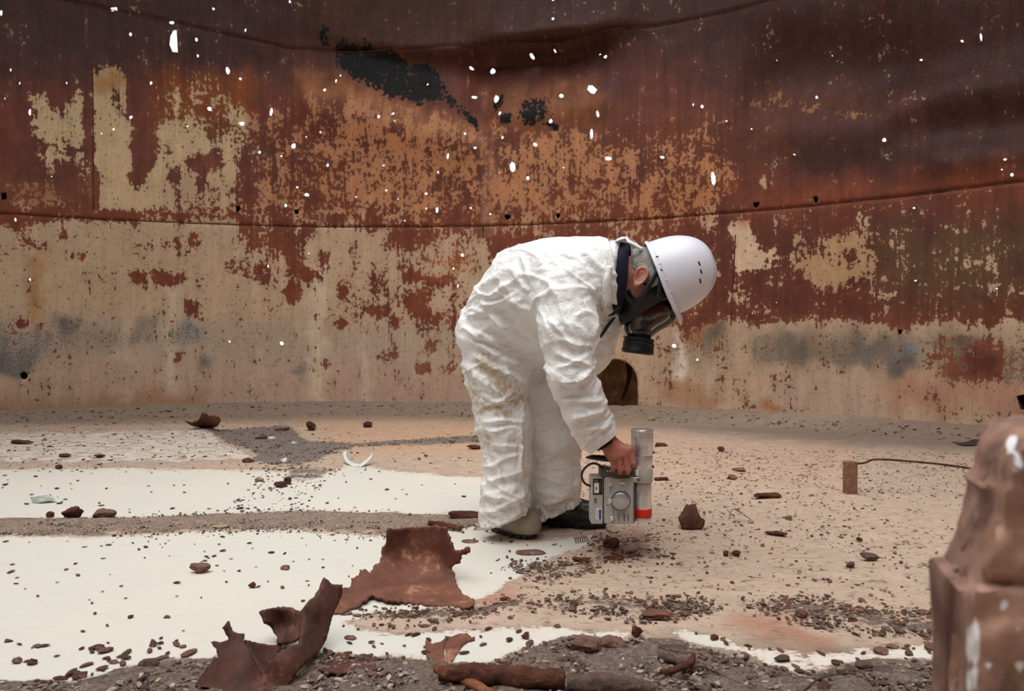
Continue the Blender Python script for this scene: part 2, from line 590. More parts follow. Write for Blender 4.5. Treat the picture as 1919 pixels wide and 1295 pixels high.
GRIME_OPS = [
    ([(-300, 595), (160, 595), (170, 690), (-300, 700)], 0.15, 20), ([(160, 605), (560, 625), (560, 650), (160, 665)], -0.02, 15), (ell(15, 682, 45, 9), 0.45, 6), (ell(125, 603, 24, 14), 0.35, 8),
    (ell(350, 620, 24, 14), 0.1, 8), (ell(380, 678, 10, 10), 0.4, 5), (ell(565, 677, 30, 7), 0.3, 5), (ell(60, 650, 50, 20), 0.1, 12), (ell(500, 620, 60, 12), -0.02, 10), (ell(370, 697, 12, 5), 0.2, 4), (ell(470, 697, 14, 5), 0.2, 4),
    ([(1285, 618), (1700, 620), (1720, 700), (1560, 690), (1450, 690), (1290, 690)], 0.08, 16), ([(1440, 625), (1500, 625), (1500, 680), (1440, 680)], 0.25, 12), ([(1560, 630), (1660, 640), (1650, 690), (1570, 690)], 0.18, 14),
    (ell(1692, 690, 26, 22), 0.45, 10), (ell(1780, 640, 70, 16), 0.3, 10), ([(1740, 650), (1950, 630), (1950, 730), (1760, 725)], 0.15, 14), (ell(1335, 628, 14, 18), 0.4, 8), (ell(1255, 700, 22, 10), 0.25, 6), (strip(1276, 610, 1272, 720, 9), -0.8, 4),
    (strip(598, 490, 590, 765, 14), -0.8, 6), (strip(1390, 615, 1385, 690, 16), -0.6, 8),
]
RUST_LIT_COL = [   # polygon, colour, feather; rust tones plus some painted-in light on slopes
    ([(-400, -400), (2400, -400), (2400, 130), (-400, 130)], (72, 46, 43), 60),
    ([(0, 0), (500, 0), (500, 130), (0, 130)], (74, 49, 47), 40),
    ([(520, -50), (900, -50), (900, 60), (560, 60)], (80, 50, 36), 40),
    ([(1330, -200), (2400, -200), (2400, 330), (1420, 420), (1330, 300)], (70, 42, 38), 60),
    ([(1290, 330), (1400, 170), (1560, 150), (1700, 215), (1500, 230), (1450, 400)], (98, 56, 40), 40),
    ([(480, 200), (900, 250), (1340, 210), (1380, 420), (480, 420)], (116, 62, 42), 40),
    ([(560, 120), (760, 190), (900, 235), (900, 262), (740, 225), (560, 165)], (168, 108, 70), 16),  # ledge below the dent, light from above put into its colour
    ([(900, 165), (1100, 150), (1140, 200), (1100, 240), (940, 240)], (140, 88, 58), 22),  # slope rising out of the hollow, painted paler as if lit from above
    ([(290, 140), (480, 140), (480, 240), (290, 235)], (142, 78, 40), 14),
    ([(-400, 330), (170, 330), (170, 400), (-400, 400)], (128, 78, 56), 20),
    ([(-400, 400), (2400, 300), (2400, 620), (-400, 620)], (126, 66, 44), 20),
    ([(1300, 420), (2400, 330), (2400, 620), (1300, 620)], (104, 55, 40), 30),
    ([(1640, 420), (2400, 390), (2400, 560), (1660, 560)], (98, 70, 48), 30),
    ([(800, 470), (900, 450), (900, 520), (800, 520)], (168, 96, 50), 12),
    ([(-400, 620), (2400, 620), (2400, 900), (-400, 900)], (140, 86, 62), 20),
    ([(1790, 655), (1880, 650), (1885, 705), (1790, 716)], (100, 52, 40), 8),
    ([(900, 255), (918, 255), (922, 430), (898, 430)], (158, 110, 88), 10),  # paler strip along the vertical fold ridge
]
PAINT_COL = [
    ([(-400, -200), (2400, -200), (2400, 900), (-400, 900)], (184, 158, 132), 10),
    ([(470, 150), (1400, 150), (1400, 425), (470, 425)], (178, 122, 84), 20),
    ([(1370, 160), (1700, 160), (1700, 240), (1370, 240)], (150, 98, 62), 10),
    ([(50, 125), (460, 125), (460, 395), (50, 395)], (200, 174, 136), 10),
    ([(10, 325), (165, 325), (165, 395), (10, 395)], (160, 112, 76), 12), ([(300, 330), (440, 330), (440, 395), (300, 395)], (180, 154, 122), 20),
    ([(172, 125), (235, 125), (238, 165), (172, 165)], (170, 130, 80), 10),
    ([(-400, 395), (700, 395), (700, 600), (-400, 600)], (186, 160, 132), 20),
    ([(-400, 590), (1000, 610), (1000, 690), (-400, 690)], (176, 156, 136), 14),
    ([(-400, 690), (1100, 690), (1100, 850), (-400, 850)], (182, 154, 134), 14),
    ([(50, 480), (80, 480), (85, 590), (55, 590)], (170, 128, 82), 12),
    (ell(20, 650, 70, 28), (150, 142, 132), 20), (ell(125, 602, 22, 14), (120, 120, 124), 8), (ell(10, 684, 40, 8), (100, 98, 98), 6), (ell(30, 668, 25, 14), (126, 124, 122), 10),
    (ell(348, 625, 22, 18), (144, 144, 142), 10), (ell(380, 678, 9, 10), (96, 96, 100), 6), (ell(560, 678, 26, 7), (116, 116, 116), 6), (ell(200, 635, 80, 20), (156, 140, 122), 15), (ell(280, 615, 40, 14), (140, 130, 118), 10),
    (strip(598, 490, 590, 765, 16), (206, 186, 162), 10), (strip(318, 540, 322, 760, 10), (198, 180, 156), 8), (strip(236, 590, 236, 680, 8), (196, 176, 150), 8),
    (strip(684, 600, 688, 765, 7), (200, 178, 156), 6), (strip(480, 630, 478, 760, 7), (192, 170, 146), 6),
    ([(250, 740), (380, 740), (380, 768), (250, 768)], (160, 122, 92), 12),
    ([(-400, 745), (250, 745), (250, 800), (-400, 800)], (160, 126, 102), 14),
    # right
    ([(1240, 600), (2400, 590), (2400, 700), (1240, 700)], (166, 144, 122), 16),
    ([(1400, 640), (1700, 640), (1700, 690), (1450, 690)], (132, 116, 98), 20),
    ([(1340, 440), (1460, 410), (1460, 510), (1340, 510)], (205, 178, 150), 10),
    ([(1480, 420), (1660, 420), (1660, 545), (1480, 545)], (172, 140, 104), 10),
    (ell(1695, 678, 20, 26), (124, 126, 130), 10), (ell(1690, 700, 22, 8), (72, 72, 80), 6), (ell(1500, 645, 20, 22), (118, 100, 86), 10),
    (ell(1600, 660, 24, 20), (122, 110, 96), 12), (ell(1820, 690, 60, 40), (140, 112, 84), 20), (ell(1800, 640, 50, 14), (96, 92, 80), 10),
    (strip(1276, 600, 1272, 770, 8), (222, 208, 194), 6), (strip(1390, 620, 1385, 700, 16), (182, 158, 132), 8), (strip(1330, 690, 1330, 770, 20), (186, 166, 146), 12),
    ([(1440, 690), (1660, 690), (1660, 800), (1440, 800)], (178, 154, 134), 16),
    ([(1660, 712), (2000, 700), (2000, 780), (1660, 770)], (172, 132, 110), 14),
    ([(1240, 715), (1350, 715), (1350, 770), (1240, 770)], (168, 132, 104), 8),
    (ell(1446, 768, 14, 12), (164, 108, 70), 5), (ell(1300, 620, 25, 20), (150, 105, 70), 10), (ell(1340, 625, 14, 14), (100, 88, 70), 8),
]
DENTS = [   # segment in pixels, radius (m) along/across, outward depth (m)
    ((900, 90), (905, 215), 0.16, -0.05),
     ((600, 205), (880, 270), 0.22, 0.05), ((940, 215), (1120, 185), 0.18, 0.05),
    ((907, 250), (907, 420), 0.05, 0.022), ((880, 300), (880, 420), 0.06, -0.012),
    ((1480, 130), (1640, 120), 0.42, -0.09), ((1450, 30), (1600, 20), 0.30, 0.05), ((1480, 235), (1680, 240), 0.22, 0.035),
    ((1690, 190), (1960, 150), 0.20, 0.05), ((1680, 120), (1960, 70), 0.25, -0.035), ((1760, 300), (1960, 280), 0.15, 0.04), ((1700, 245), (1960, 225), 0.18, -0.04),
    ((1390, 120), (1300, 330), 0.25, 0.03), ((300, 60), (500, 40), 0.35, 0.03), ((560, 20), (520, 120), 0.16, -0.03),
    ((1170, 20), (1150, 60), 0.2, 0.05),
]
PITS = [(38, 600, 5), (73, 610, 4), (640, 604, 5), (325, 600, 5), (150, 72, 7), (1640, 97, 7), (1655, 122, 6), (1835, 110, 6), (330, 333, 7), (318, 286, 5),
        (393, 250, 7), (1612, 412, 8), (1675, 515, 7), (790, 690, 6), (613, 682, 5), (705, 600, 4), (330, 667, 4), (250, 245, 5), (672, 255, 6), (1404, 450, 5), (700, 660, 5)]
PITS_SZ = [(*[float(v) for v in Wl(a, b)], r / 160.0) for a, b, r in PITS]
DENTS_SZ = [(tuple(map(float, Wl(*a))), tuple(map(float, Wl(*b))), r, d) for a, b, r, d in DENTS]
FOLD = [(560, 50, 0.0), (640, 72, 0.08), (760, 92, 0.12), (850, 96, 0.17), (900, 84, 0.32), (960, 78, 0.38), (1050, 66, 0.38), (1120, 60, 0.26), (1180, 50, 0.06), (1230, 50, 0.0)]
_f = np.array([(*[float(v) for v in Wl(a, b)], c) for a, b, c in FOLD])
FOLD_S, FOLD_Z, FOLD_D = _f[:, 0], _f[:, 1], _f[:, 2]
def wall_disp(s, z):
    d = np.zeros_like(s)
    for a, b, r, h in DENTS_SZ:
        q, _ = seg_dist(s, z, a, b)
        d += 1.7 * h * np.exp(-(q / r) ** 2)
    for a, b, r in PITS_SZ:
        q = np.hypot(s - a, z - b) / r
        d += 0.018 * np.exp(-q ** 2) - 0.012 * np.exp(-(q / 1.9) ** 2)
    ed, dep = np.interp(s, FOLD_S, FOLD_Z), np.interp(s, FOLD_S, FOLD_D)
    t_ = ed - z
    d -= dep * sstep(-0.02, 0.11, t_) * np.exp(-np.maximum(t_ - 0.13, 0) / 0.42)
    d += 0.35 * dep * np.exp(-np.maximum(-t_, 0) / 0.35) * sstep(0.13, -0.02, t_)
    p = np.stack([s * 0.8, z * 0.9, 0 * s], -1)
    d += 0.018 * sstep(0.3, 2.5, z) * vnoise(p, 5) + 0.006 * vnoise(p * 3.1, 6)
    return d

# through holes: px, py, width, height
HOLES = [(2, 24, 6, 12), (401, 19, 6, 6), (323, 45, 10, 7), (245, 65, 6, 8), (369, 77, 6, 8), (371, 106, 5, 6), (461, 59, 4, 7), (427, 132, 8, 14), (450, 147, 6, 6),
         (20, 131, 4, 6), (37, 156, 4, 6), (9, 185, 3, 5), (125, 155, 4, 5), (283, 155, 5, 7), (56, 210, 6, 13), (245, 219, 7, 7), (392, 203, 9, 9), (351, 236, 4, 4), (213, 242, 5, 5),
         (190, 250, 4, 4), (508, 209, 6, 16), (453, 231, 11, 8), (550, 273, 10, 11), (486, 285, 6, 6), (527, 292, 4, 4), (609, 169, 6, 7), (629, 150, 4, 8), (637, 139, 4, 5),
         (601, 249, 4, 5), (574, 257, 4, 4), (614, 310, 5, 7), (557, 351, 5, 5), (575, 365, 10, 7), (535, 385, 6, 7), (29, 412, 5, 9), (543, 2, 5, 6), (97, 331, 3, 3),
         (876, 112, 8, 7), (912, 111, 12, 13), (988, 89, 8, 5), (1038, 3, 6, 8), (1040, 42, 6, 6), (1032, 81, 4, 3), (1116, 87, 5, 4), (1128, 96, 8, 8), (799, 153, 4, 5), (884, 173, 10, 7),
         (925, 177, 12, 18), (1049, 175, 10, 10), (936, 211, 6, 9), (1031, 226, 7, 8), (1119, 213, 6, 12), (1107, 249, 7, 18), (712, 222, 6, 7), (738, 215, 6, 6), (742, 230, 3, 4),
         (873, 252, 5, 6), (941, 257, 5, 7), (892, 279, 6, 6), (1002, 269, 8, 8), (840, 294, 5, 10), (960, 313, 11, 20), (988, 333, 6, 8), (821, 323, 4, 5), (935, 323, 3, 3), (1139, 296, 14, 8),
         (1241, 295, 9, 7), (1055, 313, 4, 4), (724, 357, 5, 5), (668, 369, 4, 4), (799, 363, 8, 5), (799, 391, 4, 5), (819, 394, 6, 12), (919, 401, 5, 4), (881, 389, 4, 6), (746, 373, 3, 4),
         (719, 310, 5, 4), (759, 414, 4, 4), (1299, 196, 4, 6), (1316, 200, 7, 8), (1363, 228, 5, 4), (1408, 241, 4, 5), (1717, 103, 8, 5), (1799, 73, 8, 6), (1835, 67, 6, 16), (1525, 176, 6, 8),
         (1658, 263, 9, 9), (1489, 290, 6, 4), (1338, 335, 9, 24), (1887, 301, 8, 6), (1879, 319, 5, 4), (1897, 328, 8, 7), (1713, 390, 6, 5), (1553, 97, 3, 3), (1662, 176, 3, 3), (1451, 107, 3, 3),
         (56, 524, 5, 6), (503, 499, 4, 6), (430, 640, 4, 5), (528, 643, 8, 8), (579, 475, 3, 4), (866, 478, 6, 7), (850, 503, 4, 5), (858, 536, 4, 7), (1716, 526, 6, 4), (1868, 541, 6, 4),
         (1307, 674, 6, 6), (1263, 648, 9, 8), (1455, 567, 3, 3), (1410, 587, 3, 3)]
POLY_HOLES = [[(326, 60), (332, 59), (334, 100), (324, 99), (318, 86), (320, 70)], [(207, 14), (219, 13), (221, 20), (209, 22)],
              [(1099, 153), (1107, 154), (1118, 165), (1113, 175), (1106, 173), (1097, 163)]]
DARK = [[(2, 361), (13, 361), (13, 374), (3, 375)], [(441, 386), (450, 385), (451, 393), (446, 399), (442, 396)], [(550, 393), (560, 392), (560, 401), (553, 402)], ell(45, 704, 7, 7, 16),
        [(945, 402), (956, 402), (957, 408), (950, 413), (946, 409)], [(1041, 400), (1049, 399), (1050, 406), (1044, 411)], [(1411, 379), (1424, 378), (1422, 386), (1416, 390), (1411, 386)],
        [(1523, 367), (1533, 368), (1532, 379), (1526, 380)], [(1684, 617), (1692, 618), (1690, 627), (1684, 626)], [(1905, 742), (1935, 735), (1935, 770), (1912, 768)]]
rng = np.random.RandomState(4)
hole_polys = []
for (a, b, w, h) in HOLES:
    n = 7
    ph = rng.rand() * 6.28
    tl = rng.uniform(-0.5, 0.5)
    q = []
    for k in range(n):
        an = ph + 2 * math.pi * k / n
        r = rng.uniform(0.82, 1.12)
        x, y = r * w * 0.55 * math.cos(an), r * h * 0.55 * math.sin(an)
        q.append((a + x + tl * y * 0.4, b + y))
    hole_polys.append(q)
hole_polys += POLY_HOLES
ARCH = [(1110, 800), (1110, 716)] + [(1152.5 - 42.5 * math.cos(t), 716 - 43 * math.sin(t)) for t in np.linspace(0.15, math.pi - 0.15, 13)] + [(1195, 716), (1195, 800)]
def to_sz(poly):
    q = np.array(poly, float)
    s, z = Wl(q[:, 0], q[:, 1])
    return np.stack([s, z], 1)
HOLES_SZ = [to_sz(q) for q in hole_polys]
DARK_SZ = [to_sz(q) for q in DARK]
ARCH_SZ = to_sz(ARCH)

SOFT = 1.8
SA, SB = R * math.radians(-40), R * math.radians(60)
def blend_ops(px, py, base, ops):
    out = np.array(base, float)
    for poly, v, f in ops:
        q = np.array(poly)
        g = f * SOFT
        m = (px > q[:, 0].min() - g) & (px < q[:, 0].max() + g) & (py > q[:, 1].min() - g) & (py < q[:, 1].max() + g)
        if not m.any():
            continue
        w = 1 - sstep(-f * SOFT, f * SOFT, poly_sd(px[m], py[m], poly))
        if out.ndim == 2:
            out[m] += w[:, None] * (lin(v) - out[m])
        else:
            out[m] += w * (v - out[m])
    return out
def wall_attrs(s, z):
    V = wall_pt(s, z)
    px, py = project(V)
    p3 = np.stack([s, z, 0 * s], -1)
    off = ~((s > SA) & (s < SB))
    px = np.where(off, -5000, px)
    paint = np.where(z > SEAM1, -0.8, -0.55)
    paint = np.where(off, np.where(z < SEAM1 * 0.8, 0.3, -0.8) + 0.4 * vnoise(p3 * 0.8, 3), paint)
    w1, w2 = fbm(p3 * 4.5, 61, 4, 0.6), fbm(p3 * 4.5 + 50, 65, 4, 0.6)
    paint = blend_ops(px + 11 * w1, py + 11 * w2, paint, PAINT_OPS)
    tar = blend_ops(px, py, np.full(len(s), -1.0), TAR_OPS)
    sw = vnoise(p3 * np.array([9, 0.8, 1]), 67)
    rc = blend_ops(px + 22 * w1, py + 22 * w2 + 10 * sw, np.tile(lin((120, 66, 50)), (len(s), 1)), RUST_LIT_COL)
    pc = blend_ops(px + 26 * w1, py + 26 * w2 + 14 * sw, np.tile(lin((180, 150, 120)), (len(s), 1)), PAINT_COL)
    grime = blend_ops(px + 14 * w1, py + 14 * w2 + 8 * sw, np.full(len(s), -0.9), GRIME_OPS)
    return {'paint': ('FLOAT', paint), 'grime': ('FLOAT', grime), 'tar': ('FLOAT', tar), 'rust_lit_col': ('FLOAT_COLOR', rc), 'paint_col': ('FLOAT_COLOR', pc),
            'sz': ('FLOAT_VECTOR', p3)}

def m_wall():
    t = NT('rusted_painted_steel')
    sz = t.attr('sz').outputs['Vector']
    pa = t.attr('paint').outputs['Fac']
    ta = t.attr('tar').outputs['Fac']
    rc = t.attr('rust_lit_col').outputs['Color']
    pc = t.attr('paint_col').outputs['Color']
    n1 = t.noise(t.coord((1, 0.8, 1), sz), 5.0, 10, 0.66, 0.3)
    n2 = t.noise(t.coord((1, 0.75, 1), sz), 26.0, 6, 0.65)
    st = t.noise(t.coord((1, 0.07, 1), sz), 14.0, 5, 0.6)
    st2 = t.noise(t.coord((1, 0.04, 1), sz), 45.0, 4, 0.6)
    big = t.noise(sz, 1.3, 5, 0.6)
    ns = t.math('ADD', t.math('MULTIPLY', t.math('SUBTRACT', n1, 0.5), 3.6), t.math('MULTIPLY', t.math('SUBTRACT', n2, 0.5), 3.6))
    ns = t.math('ADD', ns, t.math('ADD', t.math('MULTIPLY', t.math('SUBTRACT', st, 0.5), 1.5), t.math('MULTIPLY', t.math('SUBTRACT', st2, 0.5), 1.1)))
    m = t.math('ADD', pa, ns)
    pc = t.mix(1.0, pc, (1.18, 1.16, 1.14), 'MULTIPLY')
    mask = t.mr(m, -0.035, 0.035)
    edge = t.math('MULTIPLY', t.mr(m, -0.12, 0.0), t.mr(m, 0.0, 0.16, 1, 0))
    tm = t.mr(t.math('ADD', ta, t.math('MULTIPLY', ns, 1.0)), -0.05, 0.05)
    # rust
    r = t.mix(1.0, rc, t.grey(t.mr(n1, 0.25, 0.75, 0.6, 1.45)), 'MULTIPLY')
    r = t.mix(1.0, r, t.grey(t.mr(st, 0.25, 0.75, 0.72, 1.3)), 'MULTIPLY')
    r = t.mix(1.0, r, t.grey(t.mr(st2, 0.25, 0.75, 0.88, 1.14)), 'MULTIPLY')
    r = t.mix(t.mr(n2, 0.56, 0.74, 0, 0.55), r, tuple(lin((150, 78, 44))))
    r = t.mix(t.mr(big, 0.5, 0.7, 0, 0.45), r, tuple(lin((70, 42, 44))))
    # paint
    p = t.mix(1.0, pc, t.grey(t.mr(n1, 0.25, 0.75, 0.84, 1.14)), 'MULTIPLY')
    p = t.mix(1.0, p, t.grey(t.mr(st, 0.3, 0.7, 0.9, 1.1)), 'MULTIPLY')
    p = t.mix(t.mr(n2, 0.54, 0.7, 0, 0.5), p, tuple(lin((150, 100, 66))))
    vd = t.voro(t.coord((1, 0.7, 1), sz), 16.0)
    speck = t.math('MULTIPLY', t.mr(vd, 0.10, 0.17, 1, 0), t.mr(t.noise(sz, 3.0, 3), 0.46, 0.56))
    p = t.mix(t.math('MULTIPLY', speck, 0.75), p, tuple(lin((104, 66, 46))))
    p = t.mix(t.math('MULTIPLY', edge, 0.3), p, tuple(lin((205, 180, 150))))
    n4 = t.noise(t.coord((1, 0.7, 1), sz), 70.0, 5, 0.65)
    drip = t.math('MULTIPLY', t.mr(st2, 0.55, 0.68), t.mr(n1, 0.42, 0.6))
    p = t.mix(t.math('MULTIPLY', drip, 0.35), p, tuple(lin((146, 104, 74))))
    gm = t.mr(t.math('ADD', t.attr('grime').outputs['Fac'], t.math('ADD', t.math('MULTIPLY', t.math('SUBTRACT', n1, 0.5), 1.6), t.math('ADD', t.math('MULTIPLY', t.math('SUBTRACT', st, 0.5), 1.8), t.math('MULTIPLY', t.math('SUBTRACT', n4, 0.5), 2.2)))), -0.05, 0.35)
    p = t.mix(t.math('MULTIPLY', gm, 0.72), p, t.mix(t.mr(big, 0.4, 0.6), tuple(lin((92, 80, 68))), tuple(lin((104, 100, 96)))))
    p = t.mix(t.mr(n4, 0.6, 0.72, 0, 0.6), p, tuple(lin((120, 82, 58))))
    r = t.mix(t.mr(n4, 0.58, 0.72, 0, 0.5), r, tuple(lin((156, 86, 50))))
    c = t.mix(mask, r, p)
    c = t.mix(tm, c, tuple(lin((15, 12, 11))))
    h = t.math('ADD', t.math('MULTIPLY', mask, 0.6), t.math('MULTIPLY', n2, 0.5))
    nr = t.bump(h, 0.5, 0.006)
    nr = t.bump(n1, 0.35, 0.02, nr)
    ro = t.math('ADD', t.math('MULTIPLY', n2, 0.3), 0.5)
    return t.done(c, ro, 0.0, nr, 0.3)
MW = m_wall()
M_weld = m_rust('weld_rust', (70, 36, 28), (112, 60, 40), (160, 100, 66), 12, 0.5)
M_dark_rust = m_rust('dark_rust', (40, 24, 20), (62, 36, 28), (90, 52, 36), 8)  # plain dark rust tone for backings, culvert streak and roof ring

wall = empty('wall_tank', (CX, CY, 0), 'curved rust-stained steel tank wall pierced by many bright holes', 'wall', None, 'structure')
def course(z0, z1, dr, h, name, label):
    ns, nz = int((SB - SA) / h), max(2, int(round((z1 - z0) / h)))
    gs = np.linspace(SA, SB, ns + 1)
    gz = np.linspace(z0, z1, nz + 1)
    S, Z = [a.ravel() for a in np.meshgrid(gs, gz, indexing='ij')]
    border = (np.isclose(S, SA) | np.isclose(S, SB) | np.isclose(Z, z0) | np.isclose(Z, z1))
    S = S + np.where(border, 0, rng.uniform(-0.15, 0.15, len(S)) * h)
    Z = Z + np.where(border, 0, rng.uniform(-0.15, 0.15, len(S)) * h)
    polys = [q for q in HOLES_SZ + DARK_SZ + [ARCH_SZ] if q[:, 1].max() > z0 and q[:, 1].min() < z1]
    keep = np.ones(len(S), bool)
    for q in polys:
        c = q.mean(0)
        rr = np.abs(q - c).max() + 0.02
        near = np.where((np.abs(S - c[0]) < rr) & (np.abs(Z - c[1]) < rr))[0]
        if len(near):
            sd = poly_sd(S[near], Z[near], q)
            keep[near[(sd < 0.008) & ~border[near]]] = False
    pts = list(zip(S[keep], Z[keep]))
    edges = []
    for q in polys:
        n0 = len(pts)
        pts += [tuple(v) for v in q]
        edges += [(n0 + i, n0 + (i + 1) % len(q)) for i in range(len(q))]
        c = q.mean(0)                                    # a ring just outside for the bent lip
        if len(q) < 12:
            for v in q:
                d = v - c
                pts.append(tuple(v + d / np.linalg.norm(d) * 0.012))
    V, F = cdt(pts, edges)
    cen = V[F].mean(1)
    kill = (cen[:, 1] < z0) | (cen[:, 1] > z1)
    for q in polys:
        c = q.mean(0)
        rr = np.abs(q - c).max() + 0.01
        nf = np.where((np.abs(cen[:, 0] - c[0]) < rr) & (np.abs(cen[:, 1] - c[1]) < rr))[0]
        kill[nf[in_poly(cen[nf, 0], cen[nf, 1], q)]] = True
    F = F[~kill]
    s, z = V[:, 0], V[:, 1]
    lip = np.zeros(len(V))
    for q in polys:
        if len(q) >= 12:
            continue
        c = q.mean(0)
        rr = np.abs(q - c).max() + 0.02
        near = np.where((np.abs(s - c[0]) < rr) & (np.abs(z - c[1]) < rr))[0]
        sd = poly_sd(s[near], z[near], q)
        lip[near] = np.maximum(lip[near], 0.010 * (1 - sstep(0.0, 0.02, sd)))
    # the rest of the ring, coarse, behind the camera
    s2 = np.linspace(SB, SA + 2 * math.pi * R, 90)
    z2 = np.linspace(z0, z1, 7)
    S2, Z2 = [a.ravel() for a in np.meshgrid(s2, z2, indexing='ij')]
    n0 = len(V)
    F2 = []
    for i in range(89):
        for j in range(6):
            a = n0 + i * 7 + j
            F2 += [(a, a + 7, a + 8), (a, a + 8, a + 1)]
    s, z = np.concatenate([s, S2]), np.concatenate([z, Z2])
    lip = np.concatenate([lip, 0 * S2])
    F = np.concatenate([F, np.array(F2)])
    d = wall_disp(s, z) + dr + lip
    VV = wall_pt(s, z, d)
    a, b, c = VV[F[:, 0]], VV[F[:, 1]], VV[F[:, 2]]
    nrm = np.cross(b - a, c - a)
    inward = np.stack([CX - a[:, 0], CY - a[:, 1], 0 * a[:, 0]], -1)
    fl = (nrm * inward).sum(1) < 0
    F[fl] = F[fl][:, ::-1]
    used = np.zeros(len(VV), bool)
    used[F.ravel()] = True
    mp = np.cumsum(used) - 1
    o = obj(name, VV[used], mp[F], MW, wall, attrs=wall_attrs(s[used], z[used]))
    solidify(o, 0.008, -1)
    o['label'] = label
    return o
course(0.0, SEAM1, 0.0, 0.042, 'plate_course', 'lowest wall course with peeling cream paint')
course(SEAM1, SEAM2, -0.004, 0.042, 'plate_course', 'middle wall course riddled with bright holes')
course(SEAM2, TOPZ, -0.008, 0.06, 'plate_course', 'dark upper wall course above the dent')
for zs, dd in ((SEAM1, 0.0), (SEAM2, -0.004)):
    ss = np.linspace(SA, SB, 330)
    V, F = tube(wall_pt(ss, zs + 0.004 * vnoise(np.stack([ss * 6, 0 * ss, 0 * ss], -1), 2), wall_disp(ss, np.full(330, zs)) + dd), 0.005, 6, wob=0.5, seed=3)
    obj('weld_seam', V, F, M_weld, wall)
for (a0, b0), (a1, b1) in (((1378, 440), (1362, 610)), ((173, 120), (176, 392)), ((905, 425), (906, 445))):
    s0, z0 = Wl(a0, b0)
    s1, z1 = Wl(a1, b1)
    ss, zz = np.linspace(s0, s0 * 0.5 + s1 * 0.5, 40), np.linspace(z0, z1, 40)
    V, F = tube(wall_pt(ss, zz, wall_disp(ss, zz) + (-0.006 if b0 < 420 else 0.0)), 0.006, 6, wob=0.5, seed=5)
    obj('weld_seam', V, F, M_weld, wall)
for q in DARK_SZ:                       # closed stubs added outside so these punctures stay dark
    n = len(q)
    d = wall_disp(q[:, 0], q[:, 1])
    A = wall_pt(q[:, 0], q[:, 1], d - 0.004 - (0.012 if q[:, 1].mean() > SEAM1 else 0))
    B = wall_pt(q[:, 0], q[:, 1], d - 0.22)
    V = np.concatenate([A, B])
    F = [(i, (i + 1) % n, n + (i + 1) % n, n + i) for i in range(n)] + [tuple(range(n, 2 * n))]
    solidify(obj('dark_backing', V, F, M_dark_rust, wall), 0.004)
# arched drain opening with a short culvert outside
M_culvert = m_rust('culvert_rust', (126, 92, 66), (172, 132, 96), (190, 150, 112), 5, 0.8)
q = ARCH_SZ.copy()
q[:, 1] = np.maximum(q[:, 1], 0.0)
n = len(q)
A = wall_pt(q[:, 0], q[:, 1], -0.004)
B = wall_pt(q[:, 0], q[:, 1], -0.60)
V = np.concatenate([A, B])
F = [(i, i + 1, n + i + 1, n + i) for i in range(n - 1)] + [(n - 1, 0, n, 2 * n - 1), tuple(range(n, 2 * n))]
o = solidify(obj('drain_culvert', V, F, M_culvert, wall), 0.006)
o['label'] = 'dark arched drain opening at the foot of the wall'
sc, zc = float(q[:, 0].mean()), 0.0
pp = [wall_pt(np.array(sc + a), np.array(zz), -b) for a, b, zz in ((0.04, 0.50, 0.52), (0.05, 0.48, 0.36), (0.02, 0.45, 0.22), (-0.01, 0.42, 0.12))]
V, F = tube(smooth_path(pp, 6), np.linspace(0.032, 0.010, 19), 10, wob=0.3)
obj('rust_curtain', V, F, M_dark_rust, wall)

# unseen roof ring added to shade the upper wall, open in the middle
def roof():
    V, F = [], []
    n = 96
    for k in range(n):
        a = 2 * math.pi * k / n
        V.append((CX + R * math.sin(a), CY + R * math.cos(a), TOPZ))
        ri = ROOF_R + 0.35 * math.sin(3 * a + 1) + 0.2 * math.sin(7 * a)
        V.append((CX + 0.3 + ri * math.sin(a), CY + 0.5 + ri * math.cos(a), TOPZ + 0.35))
    F = [(2 * k, 2 * ((k + 1) % n), 2 * ((k + 1) % n) + 1, 2 * k + 1) for k in range(n)]
    o = obj('shade_ceiling', V, F, M_dark_rust, None, (CX, CY, TOPZ))
    solidify(o, 0.01)
    tag(o, 'unseen rusty roof ring added to shade the upper wall', 'shade_ceiling', None, 'structure')
ROOF_R = 4.9
roof()
# ground outside, seen through the holes
M_out = m_plain('pale_sand', (214, 200, 176), 0.95, 0, 0.1, 2)
n = 64
V = [(CX + rr * math.sin(2 * math.pi * k / n), CY + rr * math.cos(2 * math.pi * k / n), -0.03) for rr in (R + 0.05, 45) for k in range(n)]
F = [(k, (k + 1) % n, n + (k + 1) % n, n + k) for k in range(n)]
tag(obj('ground', V, F, M_out), 'pale sandy ground outside the tank', 'ground', None, 'structure')

# ------------------------------------------------------------------ floor
CREAM = [([(-700, 1012), (200, 1003), (420, 993), (560, 990), (700, 1000), (880, 985), (1000, 1012), (1112, 1002), (1100, 1022), (1020, 1055), (955, 1090), (900, 1120), (640, 1165), (700, 1185),
           (1000, 1180), (1190, 1183), (1150, 1200), (1000, 1213), (915, 1248), (700, 1236), (600, 1225), (350, 1245), (150, 1278), (-700, 1292)], 1.15, 9),
         ([(-700, 884), (200, 874), (500, 882), (620, 885), (650, 872), (740, 882), (905, 893), (912, 950), (880, 965), (560, 958), (250, 972), (-700, 985)], 1.0, 6),
         ([(-700, 812), (150, 806), (380, 800), (400, 806), (420, 828), (480, 850), (470, 866), (200, 868), (-700, 872)], 0.35, 5),
         ([(1235, 1178), (1330, 1182), (1420, 1213), (1560, 1218), (1780, 1200), (1800, 1240), (1640, 1235), (1500, 1262), (1400, 1232), (1280, 1200)], 0.7, 8),
         ([(985, 1180), (1060, 1178), (1060, 1200), (980, 1200)], 0.7, 8)]
